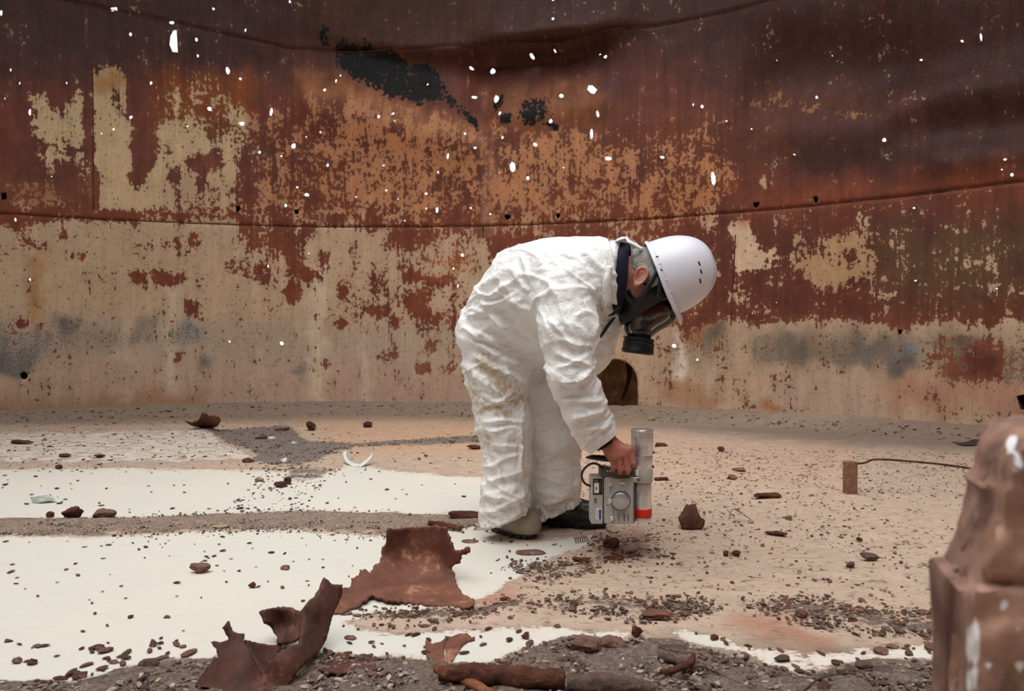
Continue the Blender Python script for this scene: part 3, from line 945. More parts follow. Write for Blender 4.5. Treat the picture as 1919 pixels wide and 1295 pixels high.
GRAVEL = [([(-700, 984), (250, 970), (560, 958), (880, 966), (905, 972), (880, 988), (700, 1000), (560, 990), (420, 993), (200, 1003), (-700, 1015)], 0.75, 5),
          ([(395, 806), (540, 797), (570, 826), (660, 832), (900, 816), (905, 830), (660, 838), (610, 856), (560, 874), (470, 868), (480, 848), (420, 826)], 0.7, 4),
          ([(560, 874), (620, 880), (600, 900), (520, 905), (540, 885)], 0.2, 5),
          ([(-700, 1292), (150, 1278), (330, 1240), (600, 1222), (720, 1236), (915, 1250), (1000, 1213), (1090, 1195), (1280, 1205), (1400, 1235), (1500, 1264), (1640, 1240), (1800, 1242), (2600, 1600), (-900, 1600)], 0.85, 7),
          ([(1000, 1128), (1060, 1118), (1240, 1125), (1330, 1120), (1320, 1155), (1200, 1165), (1100, 1150)], 0.12, 10),
          ([(1400, 1130), (1520, 1120), (1620, 1140), (1800, 1150), (1800, 1195), (1620, 1185), (1500, 1170)], 0.12, 14),
          ([(640, 1150), (800, 1142), (900, 1140), (1010, 1110), (960, 1150), (760, 1168)], 0.35, 6),
          ([(960, 1058), (1110, 1050), (1110, 1075), (980, 1085)], 0.05, 8),
          ([(1100, 1000), (1230, 1000), (1250, 1050), (1150, 1060)], -0.1, 14)]  # dark grit below the instrument, also standing in for its shadow
FCOL = [([(-900, 600), (2800, 600), (2800, 1700), (-900, 1700)], (194, 170, 150), 1),
        ([(-900, 760), (2800, 760), (2800, 800), (1240, 792), (500, 790), (-900, 806)], (150, 132, 116), 5),
        ([(560, 790), (1200, 794), (1200, 850), (660, 850)], (202, 166, 138), 10),
        ([(1200, 810), (1600, 830), (1600, 900), (1200, 900)], (198, 168, 148), 20),
        ([(860, 1085), (940, 1085), (960, 1140), (880, 1140)], (184, 140, 122), 10),
        ([(1360, 1160), (1450, 1160), (1580, 1190), (1570, 1225), (1440, 1212)], (180, 136, 116), 10),
        ([(780, 1165), (960, 1165), (960, 1225), (800, 1225)], (196, 168, 154), 14),
        ([(1100, 790), (1500, 795), (2000, 805), (2000, 852), (1600, 838)], (146, 128, 114), 8),
        ([(1105, 1003), (1215, 1003), (1215, 1050), (1120, 1045)], (160, 122, 106), 10),  # rust patch below the instrument, with its shadow mixed into the colour
        ([(-900, 1220), (2800, 1220), (2800, 1700), (-900, 1700)], (120, 102, 90), 30)]
GCOL = [([(-900, 600), (2800, 600), (2800, 1700), (-900, 1700)], (114, 98, 88), 1),
        ([(-900, 940), (1000, 940), (1000, 1020), (-900, 1020)], (146, 126, 112), 10),
        ([(380, 780), (920, 780), (920, 890), (380, 890)], (128, 116, 108), 10)]
def lines(a, b, h):
    return np.linspace(a, b, int(round((b - a) / h)) + 1)
gx = np.concatenate([lines(-R - 1.5, -5.2, 0.4)[:-1], lines(-5.2, -1.9, 0.05)[:-1], lines(-1.9, 1.9, 0.017)[:-1], lines(1.9, 4.8, 0.05)[:-1], lines(4.8, 6.2, 0.3)])
gy = np.concatenate([lines(-6.6, 1.2, 0.4)[:-1], lines(1.2, 3.3, 0.017)[:-1], lines(3.3, 8.3, 0.032)])
X, Y = [a.ravel() for a in np.meshgrid(gx, gy, indexing='ij')]
rr = np.hypot(X - CX, Y - CY)
clampf = np.minimum(1, (R + 0.03) / np.maximum(rr, 1e-6))
inside = rr < R + 0.30
X, Y = CX + (X - CX) * clampf, CY + (Y - CY) * clampf
rr = np.minimum(rr, R + 0.03)
V0 = np.stack([X, Y, 0 * X], -1)
fpx, fpy = project(V0)
fpx = np.where(Y < 0.9, -3000, fpx)
# ragged zone borders
wob = fbm(V0 * np.array([7, 7, 1]), 41, 3)
wob2 = fbm(V0 * np.array([7, 7, 1]), 47, 3)
sc_ = np.clip(0.8 * FPX / np.maximum(Y, 0.9) ** 2, 0, 400) * 0.055
cream = blend_ops(fpx, fpy + wob * sc_ * 0.7, np.where(Y < 0.9, 0.3, -0.8), CREAM)
grav = blend_ops(fpx + 10 * wob2, fpy + wob2 * sc_ * 0.7, np.full(len(X), -0.8), GRAVEL)
fcol = blend_ops(fpx + 40 * wob, fpy + wob2 * sc_ * 1.6, np.tile(lin((205, 178, 152)), (len(X), 1)), FCOL)
gcol = blend_ops(fpx, fpy, np.tile(lin((140, 120, 106)), (len(X), 1)), GCOL)
def floor_z(x, y, cream=None, grav=None):
    p = np.stack([x, y, 0 * x], -1)
    r_ = np.hypot(x - CX, y - CY)
    z = 0.09 * sstep(R - 0.42, R - 0.02, r_) + 0.006 * vnoise(p * 1.3, 11) * sstep(R, R - 0.6, r_)
    z = z + 0.02 * sstep(R - 0.7, R - 0.2, r_) * fbm(p * 3, 13, 3)
    if cream is not None:
        rough = np.clip(0.45 - cream, 0, 1)
        z = z + 0.010 * rough * ridged(p * np.array([7, 13, 1]), 15, 3) - 0.004 * rough
        z = z + 0.010 * sstep(-0.2, 0.5, grav) * (0.6 + fbm(p * 14, 19, 3))
        z = z - 0.002 * sstep(0, 0.5, cream)
    return z
Zf = floor_z(X, Y, cream, grav)
nx, ny = len(gx), len(gy)
I = np.arange(nx * ny).reshape(nx, ny)
Fq = np.stack([I[:-1, :-1], I[1:, :-1], I[1:, 1:], I[:-1, 1:]], -1).reshape(-1, 4)
Fq = Fq[inside[Fq].all(1)]
used = np.zeros(nx * ny, bool)
used[Fq.ravel()] = True
mp = np.cumsum(used) - 1
def m_floor():
    t = NT('tank_floor')
    co = t.coord()
    cr = t.attr('cream').outputs['Fac']
    gr = t.attr('gravel').outputs['Fac']
    fc = t.attr('sand_col').outputs['Color']
    gc = t.attr('gravel_col').outputs['Color']
    n1 = t.noise(t.coord((1, 1.5, 1)), 9, 8, 0.65)
    n2 = t.noise(t.coord((1, 1.7, 1)), 60, 5, 0.6)
    n3 = t.noise(t.coord((0.6, 1.7, 1)), 26, 6, 0.7)
    big = t.noise(co, 1.6, 4)
    ns = t.math('ADD', t.math('MULTIPLY', t.math('SUBTRACT', n1, 0.5), 2.6), t.math('MULTIPLY', t.math('SUBTRACT', n2, 0.5), 2.0))
    cm = t.math('ADD', cr, ns)
    cmask = t.mr(cm, -0.06, 0.22)
    pink = t.math('MULTIPLY', t.mr(cm, -0.2, 0.1), t.mr(cm, 0.2, 0.62, 1, 0))
    gmask = t.mr(t.math('ADD', gr, ns), -0.15, 0.15)
    s = t.mix(1.0, fc, t.grey(t.mr(n1, 0.25, 0.75, 0.85, 1.12)), 'MULTIPLY')
    s = t.mix(t.mr(n3, 0.55, 0.66, 0, 0.75), s, tuple(lin((124, 98, 84))))
    s = t.mix(t.mr(n2, 0.6, 0.75, 0, 0.5), s, tuple(lin((112, 78, 62))))
    c = t.mix(t.mr(big, 0.42, 0.62), tuple(lin((206, 203, 192))), tuple(lin((212, 204, 192))))
    c = t.mix(t.mr(n1, 0.55, 0.72, 0, 0.35), c, tuple(lin((204, 186, 172))))
    c = t.mix(t.math('MULTIPLY', pink, 0.6), c, tuple(lin((202, 168, 152))))
    col = t.mix(cmask, s, c)
    vc = t.voro(co, 150, 'F1', 'Color')
    g = t.mix(1.0, gc, t.grey(t.mr(t.math('MULTIPLY', vc, 1.0), 0.0, 1.0, 0.6, 1.4)), 'MULTIPLY')
    g = t.mix(1.0, g, t.grey(t.mr(n2, 0.3, 0.7, 0.65, 1.25)), 'MULTIPLY')
    col = t.mix(gmask, col, g)
    rough = t.math('SUBTRACT', 1.0, t.math('MULTIPLY', cmask, 0.8))
    h = t.math('MULTIPLY', t.math('ADD', n2, n3), rough)
    return t.done(col, 0.9, 0.0, t.bump(h, 0.7, 0.012), 0.2)
fl = obj('floor', np.stack([X, Y, Zf], -1)[used], mp[Fq], m_floor(), None, (0, 0, 0),
         attrs={'cream': ('FLOAT', cream[used]), 'gravel': ('FLOAT', grav[used]), 'sand_col': ('FLOAT_COLOR', fcol[used]), 'gravel_col': ('FLOAT_COLOR', gcol[used])})
tag(fl, 'cream crusted tank floor with bands of sand and gravel', 'floor', None, 'structure')
# ------------------------------------------------------------------ the person
def m_coverall():
    t = NT('white_coverall')
    co = t.coord()
    di = t.attr('dirt').outputs['Fac']
    n1 = t.noise(co, 34, 6, 0.65)
    n2 = t.noise(co, 110, 4, 0.6)
    cw = t.noise(co, 13, 3, 0.5, 0.6)
    cr = t.voro(t.mix(0.06, co, t.n('ShaderNodeTexNoise').outputs['Color']), 26, 'DISTANCE_TO_EDGE')
    c = t.mix(t.mr(n1, 0.35, 0.7), tuple(lin((244, 245, 246))), tuple(lin((236, 236, 234))))
    dm = t.mr(t.math('ADD', di, t.math('MULTIPLY', t.math('SUBTRACT', t.noise(co, 60, 6, 0.7), 0.5), 2.4)), 0.25, 0.75)
    c = t.mix(t.math('MULTIPLY', dm, 0.7), c, tuple(lin((158, 126, 84))))
    c = t.mix(t.math('MULTIPLY', t.mr(di, 0.0, 0.6), 0.3), c, tuple(lin((202, 186, 158))))
    b1 = t.bump(t.mr(cr, 0.0, 0.10), 0.12, 0.003)
    b2 = t.bump(cw, 0.6, 0.025, b1)
    b3 = t.bump(n1, 0.5, 0.007, b2)
    m = t.done(c, 0.55, 0.0, b3, 0.35)
    t.b.inputs['Subsurface Weight'].default_value = 0.0
    return m
M_cov = m_coverall()
M_navy = m_plain('navy_cloth', (34, 38, 52), 0.9, 0, 0.2, 60, 0.3, 0.2)
M_cuff = m_plain('black_knit', (30, 30, 34), 0.95, 0, 0.25, 90, 0.4, 0.2)
M_rubber = m_plain('black_rubber', (24, 24, 25), 0.42, 0, 0.15, 40, 0.05, 0.5)
M_filter = m_plain('black_plastic', (17, 17, 19), 0.38, 0, 0.1, 40, 0, 0.5)
M_helm = m_plain('white_helmet_plastic', (226, 226, 238), 0.32, 0, 0.015, 10, 0, 0.5)
M_slot = m_plain('helmet_slot', (52, 50, 60), 0.7, 0, 0.05, 10)
M_band = m_plain('grey_green_webbing', (138, 152, 152), 0.75, 0, 0.12, 60)
M_hair = m_plain('grey_hair', (150, 146, 140), 0.8, 0, 0.35, 120, 0.8, 0.3)
M_boot_grey = m_plain('dusty_grey_rubber', (152, 142, 124), 0.7, 0, 0.14, 26, 0.1, 0.35)
M_boot_black = m_plain('black_boot_rubber', (36, 37, 38), 0.32, 0, 0.2, 14, 0.05, 0.5)
M_sole = m_plain('dark_sole', (66, 66, 64), 0.75, 0, 0.3, 30, 0.2, 0.3)
M_sole_black = m_plain('black_sole', (26, 26, 27), 0.6, 0, 0.2, 30, 0.1, 0.4)
M_eye = m_plain('eye_white', (200, 190, 180), 0.3)
def m_skin():
    t = NT('skin')
    co = t.coord()
    a = t.noise(co, 30, 5)
    b = t.noise(co, 160, 3)
    c = t.mix(t.mr(a, 0.35, 0.65), tuple(lin((178, 118, 102))), tuple(lin((196, 138, 120))))
    st = t.attr('stubble').outputs['Fac']
    c = t.mix(t.math('MULTIPLY', st, t.mr(b, 0.35, 0.6)), c, tuple(lin((150, 140, 132))))
    rd = t.attr('red').outputs['Fac']
    c = t.mix(rd, c, tuple(lin((160, 88, 76))))
    m = t.done(c, 0.5, 0, t.bump(b, 0.15, 0.002), 0.4)
    t.b.inputs['Subsurface Weight'].default_value = 0.12
    t.b.inputs['Subsurface Radius'].default_value = (0.01, 0.004, 0.002)
    return m
M_skin = m_skin()
def m_visor():
    t = NT('clear_visor')
    t.t.nodes.remove(t.b)
    tr = t.n('ShaderNodeBsdfTransparent')
    tr.inputs[0].default_value = (0.62, 0.60, 0.57, 1)
    gl = t.n('ShaderNodeBsdfGlossy')
    gl.inputs['Roughness'].default_value = 0.06
    fr = t.n('ShaderNodeFresnel')
    fr.inputs[0].default_value = 1.5
    mx = t.n('ShaderNodeMixShader')
    t.l(t.math('ADD', fr.outputs[0], 0.02), mx.inputs[0])
    t.l(tr.outputs[0], mx.inputs[1])
    t.l(gl.outputs[0], mx.inputs[2])
    t.l(mx.outputs[0], t.out.inputs[0])
    return t.m
M_visor = m_visor()

man = empty('person', (*G(985, 1006)[:2], 0.0), 'person in a white coverall, hard hat and gas mask, bending over the silver instrument', 'person')

# coverall: one implicit volume, chains given as (px, py, Y, radius px)
COV = []
for ch in ([(918, 612, 2.95, 60), (952, 578, 2.91, 68), (990, 542, 2.85, 77), (1030, 535, 2.78, 80), (1072, 531, 2.72, 82), (1126, 514, 2.66, 62), (1150, 512, 2.66, 55)],
           [(945, 612, 3.11, 60), (975, 576, 3.08, 68), (1010, 541, 3.04, 76), (1055, 533, 2.99, 79), (1100, 528, 2.94, 79), (1146, 514, 2.86, 62)],
           [(1128, 580, 2.78, 50), (1085, 655, 2.86, 46)], [(1085, 640, 2.86, 48), (985, 635, 3.0, 55)], [(1040, 600, 2.85, 60), (960, 620, 3.0, 60)],
           [(916, 636, 2.95, 58), (930, 700, 2.95, 55), (944, 795, 2.94, 45), (950, 855, 2.95, 41), (946, 925, 2.95, 42), (943, 990, 2.95, 44)],
           [(962, 640, 3.12, 58), (1004, 730, 3.12, 52), (1034, 815, 3.11, 48), (1039, 895, 3.12, 48), (1042, 990, 3.12, 48)],
           [(1140, 556, 2.98, 50), (1100, 655, 3.02, 44), (1052, 715, 3.02, 36)]):
    COV += chain_prims(ch)
ARM = chain_prims([(1060, 548, 2.62, 58), (1066, 620, 2.57, 54), (1072, 700, 2.55, 41), (1094, 765, 2.58, 36.5), (1117, 808, 2.61, 33), (1150, 852, 2.63, 24)])
f_body = field(COV, 0.05)
f_arm = field(ARM, 0.05)
def plane(p, a, nrm):
    nrm = np.array(nrm, float)
    return (p - a) @ (nrm / np.linalg.norm(nrm))
def dir_px(p0, p1, Y):
    d = P(*p1, Y) - P(*p0, Y)
    return d / np.linalg.norm(d)
cuff_c = P(1131, 829, 2.62)
cuff_n = dir_px((1117, 806), (1142, 842), 2.62)
collar_c = P(1143, 508, 2.68)
collar_n = dir_px((1130, 512), (1160, 508), 2.68)
z_chest = P(1150, 588, 2.7)[2]
hem_c1, hem_n1 = P(945, 976, 2.95), np.array([0.30, -0.1, -1.0])
hem_c2, hem_n2 = P(1044, 964, 3.12), np.array([0.45, -0.15, -1.0])
def f_cov(p):
    b = f_body(p)
    pl1 = np.where(p[:, 1] < 3.035, plane(p, hem_c1, hem_n1), plane(p, hem_c2, hem_n2))
    b = np.where(p[:, 2] < 0.3, np.maximum(b, pl1), b)
    b = np.maximum(b, np.where(p[:, 2] > z_chest, plane(p, collar_c, collar_n), -1.0))
    a = np.maximum(f_arm(p), plane(p, cuff_c, cuff_n))
    return smin(b, a, 0.022)
lo, hi = prim_bounds(COV + ARM, 0.02)
lo[2] = 0.02
V, F = surface_nets(f_cov, lo, hi, 0.0056)
V, N = polish(f_cov, V, 2)
def relax(V, F, it=1, lam=0.5):
    n = len(V)
    for _ in range(it):
        s = np.zeros_like(V)
        c = np.zeros(n)
        for i in range(4):
            a, b = F[:, i], F[:, (i + 1) % 4]
            for k in range(3):
                s[:, k] += np.bincount(a, V[b, k], n) + np.bincount(b, V[a, k], n)
            c += np.bincount(a, minlength=n) + np.bincount(b, minlength=n)
        V = V + lam * (s / np.maximum(c, 1)[:, None] - V)
    return V
V = relax(V, F, 1, 0.4)
qx, qy = project(V)
on_arm = f_arm(V) < 0.02
near = (V[:, 1] < 3.03) & (N[:, 1] < 0.35)
FOLDS = [  # p0, p1, half width px, height mm, where (0 body, 1 arm)
    ((905, 560), (975, 520), 7, 7, 0), ((900, 575), (985, 560), 7, 8, 0), ((910, 600), (1000, 620), 9, 9, 0), ((890, 545), (950, 500), 6, 5, 0), ((925, 545), (1005, 585), 6, 8, 0),
    ((940, 530), (1010, 610), 6, 8, 0), ((955, 510), (1005, 560), 6, 6, 0), ((975, 480), (995, 530), 6, 6, 0), ((1000, 470), (1040, 530), 8, 5, 0),
    ((870, 590), (915, 578), 7, 9, 0), ((915, 578), (975, 650), 8, 10, 0), ((865, 615), (930, 640), 7, 9, 0), ((880, 640), (975, 690), 8, 10, 0), ((890, 670), (985, 720), 7, 9, 0),
    ((875, 690), (950, 745), 7, 8, 0), ((900, 740), (985, 760), 6, 8, 0), ((895, 770), (960, 735), 6, 7, 0), ((905, 790), (985, 790), 5, 8, 0), ((900, 812), (975, 800), 5, 7, 0),
    ((905, 830), (985, 840), 6, 8, 0), ((915, 870), (975, 850), 6, 7, 0), ((910, 905), (980, 880), 7, 9, 0), ((905, 925), (960, 935), 7, 9, 0), ((930, 955), (985, 930), 7, 9, 0), ((905, 955), (945, 965), 6, 7, 0),
    ((975, 800), (978, 900), 5, 8, 0), ((925, 830), (940, 920), 6, 6, 0), ((950, 690), (985, 780), 6, 7, 0),
    ((1000, 640), (1040, 700), 7, 8, 0), ((1000, 690), (1060, 705), 5, 7, 0),
    ((1000, 780), (1070, 800), 7, 6, 2), ((1000, 840), (1080, 850), 8, 5, 2), ((1010, 930), (1080, 905), 8, 7, 2), ((1000, 960), (1080, 945), 7, 8, 2), ((1010, 730), (1055, 780), 6, 7, 2),
    ((1085, 490), (1130, 560), 8, 6, 0), ((1110, 480), (1150, 540), 7, 6, 0), ((1060, 470), (1100, 520), 10, 4, 0), ((1120, 560), (1160, 600), 7, 7, 0), ((1110, 600), (1150, 610), 6, 6, 0),
    ((1030, 520), (1075, 640), 7, 6, 1), ((1060, 520), (1110, 620), 8, 6, 1), ((1025, 600), (1090, 660), 6, 7, 1), ((1035, 630), (1110, 655), 6, 7, 1), ((1040, 660), (1112, 690), 6, 8, 1),
    ((1035, 690), (1100, 670), 6, 7, 1), ((1050, 715), (1118, 705), 6, 8, 1), ((1055, 735), (1120, 690), 6, 8, 1), ((1060, 750), (1128, 750), 6, 7, 1), ((1075, 785), (1135, 765), 6, 7, 1),
    ((1085, 805), (1150, 800), 6, 6, 1), ((1100, 825), (1150, 790), 5, 6, 1), ((1005, 560), (1030, 640), 7, 6, 1), ((1020, 520), (1090, 500), 9, 4, 1),
]
disp = np.zeros(len(V))
wx, wy = qx + 5 * vnoise(V * 16, 31), qy + 5 * vnoise(V * 16, 32)
for (a, b, w, h, wh) in FOLDS:
    d, t = seg_dist(wx, wy, a, b)
    m = (on_arm if wh == 1 else (~on_arm)) & ((V[:, 1] > 3.03) if wh == 2 else near)
    endf = np.sqrt(np.clip(1 - np.abs(2 * t - 1) ** 3, 0.0, 1))
    disp += m * 0.001 * h * endf * (1.25 * np.exp(-np.abs(d) / (0.7 * w)) - 0.5 * np.exp(-((d - 1.6 * w) / w) ** 2))
# crumple: sharper in bends, softer over the stretched back
flat = sstep(540, 470, qy) * sstep(960, 1010, qx)
amp = 1 - 0.75 * flat
diag = V @ np.array([[0.8, 0.2, 0.5], [-0.1, 1, 0], [-0.6, 0.1, 0.85]])
wq = V + 0.02 * np.stack([vnoise(V * 9, 81 + k) for k in range(3)], -1)
dg = wq @ np.array([[0.8, 0.2, 0.5], [-0.1, 1, 0], [-0.6, 0.1, 0.85]])
dg2 = wq @ np.array([[0.9, 0.0, -0.45], [0, 1, 0], [0.45, 0.0, 0.9]])
crease = lambda q, sd: np.maximum(0, 1 - 3.2 * np.abs(vnoise(q, sd))) - 0.25
disp += amp * (0.0080 * crease(dg * np.array([5, 6, 15]), 51) + 0.0070 * crease(dg2 * np.array([6, 7, 17]), 53) + 0.0036 * crease(wq * 21, 55) + 0.006 * vnoise(V * 5, 58))
V = V + N * disp[:, None]
# collar edge flares a little, hems too
V[:, 2] = np.maximum(V[:, 2], 0.03)
dirt = np.zeros(len(V))
for (a, b, w, v) in (((905, 680), (965, 745), 20, 0.75), ((880, 700), (900, 770), 14, 0.45), ((905, 760), (945, 770), 14, 0.7), ((910, 800), (915, 830), 8, 0.5), ((905, 930), (975, 965), 22, 0.3), ((890, 790), (915, 860), 14, 0.35)):
    d, _ = seg_dist(qx, qy, a, b)
    dirt = np.maximum(dirt, v * np.exp(-(d / w) ** 2) * near)
dirt = np.maximum(dirt, 0.3 * sstep(0.30, 0.05, V[:, 2]) * (V[:, 1] < 3.03))
dirt = np.maximum(dirt, 0.15 * sstep(0.5, 0.1, V[:, 2]))
cov = obj('coverall', V, F, M_cov, man, attrs={'dirt': ('FLOAT', dirt)})
cov['label'] = 'crumpled white hooded protective coverall with ochre stains on one leg'

# hood bunched behind the neck, storm flap, collar of the dark jacket
def ribbon(pts, up, w, nseg=6):
    q = smooth_path(pts, nseg)
    wv = np.array(w, float) if not np.isscalar(w) else None
    V, F = [], []
    for i, p in enumerate(q):
        u = np.array(up[0]) * (1 - i / (len(q) - 1)) + np.array(up[1]) * (i / (len(q) - 1))
        V += [p, p + u]
    F = [(2 * i, 2 * i + 2, 2 * i + 3, 2 * i + 1) for i in range(len(q) - 1)]
    return np.array(V), F
def ring_path(pts):
    q = [np.array(p) for p in pts]
    return smooth_path(q + [q[0]], 6)
# standing collar: ring around the neck, slanting from nape to throat
rim = [P(1163, 452, 2.68), P(1156, 475, 2.585), P(1153, 525, 2.56), P(1147, 572, 2.60), P(1152, 585, 2.69), P(1160, 572, 2.78), P(1168, 520, 2.81), P(1168, 470, 2.77)]
rim2 = [P(1180, 458, 2.68), P(1178, 480, 2.60), P(1175, 525, 2.58), P(1166, 574, 2.61), P(1162, 588, 2.69), P(1170, 572, 2.77), P(1180, 520, 2.79), P(1182, 470, 2.75)]
rim0 = [P(1142, 452, 2.68), P(1134, 480, 2.55), P(1130, 530, 2.53), P(1128, 574, 2.58), P(1134, 592, 2.69), P(1142, 580, 2.80), P(1148, 520, 2.84), P(1146, 465, 2.80)]
def loft(rings, close=False):
    R_ = [ring_path(r)[:-1] for r in rings]
    n = len(R_[0])
    V = np.concatenate(R_)
    F = []
    for j in range(len(R_) - 1):
        for k in range(n):
            F.append((j * n + k, j * n + (k + 1) % n, (j + 1) * n + (k + 1) % n, (j + 1) * n + k))
    if close:
        F.append(tuple((len(R_) - 1) * n + k for k in range(n)))
    return V, F
V, F = loft([rim0, rim])
V = V + 0.003 * np.stack([vnoise(V * 40, k) for k in (1, 2, 3)], -1)
o = obj('coverall_collar', V, F, M_cov, man, attrs={'dirt': ('FLOAT', np.zeros(len(V)))})
solidify(o, 0.004)
shrink = lambda r, k: [np.mean(r, 0) + (np.array(q) - np.mean(r, 0)) * k for q in r]
V, F = loft([shrink(rim0, 0.9), shrink(rim, 0.95), shrink(rim2, 1.0)])
o = obj('jacket_collar', V, F, M_navy, man)
solidify(o, 0.006)
o['label'] = 'dark navy collar of a jacket under the coverall'
V, F = tube([P(1160, 575, 2.60), P(1150, 588, 2.59), P(1140, 592, 2.585)], [0.008, 0.006, 0.002], 8)
obj('jacket_strap', V, F, M_navy, man)
# hood folded at the nape
hq = [P(1158, 452, 2.60), P(1175, 446, 2.66), P(1188, 452, 2.70), P(1203, 468, 2.72)]
V, F = [], []
path = smooth_path(hq, 8)
Vh, Fh = [], []
for i, p in enumerate(path):
    tt = i / (len(path) - 1)
    for k in range(9):
        w = k / 8
        Vh.append(p + np.array([-0.01 * w, 0.16 * w, 0.014 * math.sin(w * math.pi) - 0.012 * w - 0.02 * (1 - w) * 0]))
for i in range(len(path) - 1):
    for k in range(8):
        a = i * 9 + k
        Fh.append((a, a + 1, a + 10, a + 9))
Vh = np.array(Vh) + 0.003 * np.stack([vnoise(np.array(Vh) * 35, k) for k in (4, 5, 6)], -1)
o = obj('hood', Vh, Fh, M_cov, man, attrs={'dirt': ('FLOAT', np.zeros(len(Vh)))})
solidify(o, 0.006)
V, F = ribbon([P(1186, 447, 2.60) + np.array([-0.025, 0, 0.0]), P(1178, 455, 2.585), P(1190, 462, 2.60), P(1203, 470, 2.62)], [np.array([0.006, 0.02, 0.012])] * 2, 1)
o = solidify(obj('hood_edge', V, F, M_cov, man, attrs={'dirt': ('FLOAT', np.zeros(len(V)))}), 0.004)
# front flap and open zip
def flap(pts, Yc, name, mat, amp=0.002):
    q = np.array(pts, float)
    V = np.array([P(a, b, Y) for a, b, Y in pts])
    return V
V, F = tube([P(1154, 592, 2.69), P(1138, 612, 2.685), P(1122, 636, 2.70), P(1115, 644, 2.72)], [0.003, 0.007, 0.005, 0.002], 6)
o = obj('zip_opening', V, F, M_slot, man)
V, F = ribbon([P(1149, 498, 2.525), P(1144, 530, 2.515), P(1146, 568, 2.54)], [np.array([-0.022, -0.004, 0.0]), np.array([-0.026, -0.004, -0.004])], 1)
o = solidify(obj('collar_tab', V, F, M_cov, man, attrs={'dirt': ('FLOAT', np.zeros(len(V)))}), 0.005)
# knit cuff
u_, v_, t_ = frame(cuff_n)
V, F = lathe(cuff_c - cuff_n * 0.02, cuff_n, [(0, 0.036), (0.012, 0.040), (0.026, 0.038), (0.032, 0.034), (0.034, 0.02)], 28)
o = obj('cuff', V, F, M_cuff, man)
o['label'] = 'black knit cuff at the wrist'

# body: skin, head, hands
def hand_prims():
    Yh = 2.63
    wr = P(1136, 824, Yh)
    pr = [(P(1116, 796, 2.61), wr, 0.034, 0.030), (wr, P(1146, 842, Yh - 0.005), 0.030, 0.029)]
    mcp = [(1181, 842), (1171, 850), (1159, 854), (1147, 854)]
    pip = [(1187, 868), (1177, 880), (1163, 880), (1150, 875)]
    for i in range(4):
        m = P(*mcp[i], Yh - 0.030)
        c = P(1146 + 3 * (3 - i), 838, Yh - 0.012)
        pr.append((c, m, 0.020, 0.0135))
        pr.append((P(1150, 846, Yh + 0.01), P(mcp[i][0] - 2, mcp[i][1] + 2, Yh), 0.018, 0.015))
        k = P(*pip[i], Yh - 0.036 + 0.004 * i)
        e = P(pip[i][0] - 1, pip[i][1] + 4, Yh - 0.006)
        t = P(pip[i][0] - 2, pip[i][1] - 6, Yh + 0.016)
        r = [0.0105, 0.0108, 0.0105, 0.0095][i]
        pr += [(m, k, r + 0.001, r), (k, e, r, r - 0.001), (e, t, r - 0.001, r - 0.002)]
    return pr
HP = hand_prims()
THUMB = [(P(1148, 842, 2.645), P(1168, 848, 2.672), 0.016, 0.013), (P(1168, 848, 2.672), P(1183, 858, 2.668), 0.012, 0.010)]
f_h0, f_h1 = field(HP[:2] + [h for i, h in enumerate(HP[2:]) if i % 5 < 2], 0.02), None
def f_hand(p):
    d = f_h0(p)
    for i in range(4):
        q = HP[2 + 5 * i + 2: 2 + 5 * i + 5]
        e = None
        for a, b, ra, rb in q:
            c = capsule(p, a, b, ra, rb)
            e = c if e is None else smin(e, c, 0.006)
        d = smin(d, e, 0.005)
    for a, b, ra, rb in THUMB:
        d = smin(d, capsule(p, a, b, ra, rb), 0.008)
    return d
lo, hi = prim_bounds(HP + THUMB, 0.006)
parts = []
V, F = surface_nets(f_hand, lo, hi, 0.0028)
V, N = polish(f_hand, V, 1)
parts.append((V, F, np.zeros(len(V)), np.full(len(V), 0.65)))
YH = 2.68
def H(px, py, dy=0.0):
    return P(px, py, YH) + np.array([0, dy, 0])
mh = mpp(YH)
HEAD = [(H(1214, 508), H(1252, 498), 42 * mh, 42 * mh), (H(1208, 545), H(1235, 535), 34 * mh, 36 * mh), (H(1196, 562), H(1190, 590), 30 * mh, 22 * mh),
        (H(1120, 512), H(1185, 520), 36 * mh, 31 * mh), (H(1185, 525), H(1195, 560), 32 * mh, 28 * mh), (H(1228, 575), H(1206, 600), 24 * mh, 20 * mh),
        (H(1236, 588), H(1226, 606), 7 * mh, 9 * mh), (H(1206, 612, -0.01), H(1206, 612, 0.01), 9 * mh, 9 * mh)]
f_hd = field(HEAD, 0.03)
EAR_U = np.array([dir_px((1184, 538), (1203, 500), 2.6)])[0]        # lobe -> top
EAR_C = H(1192, 522, -0.086)
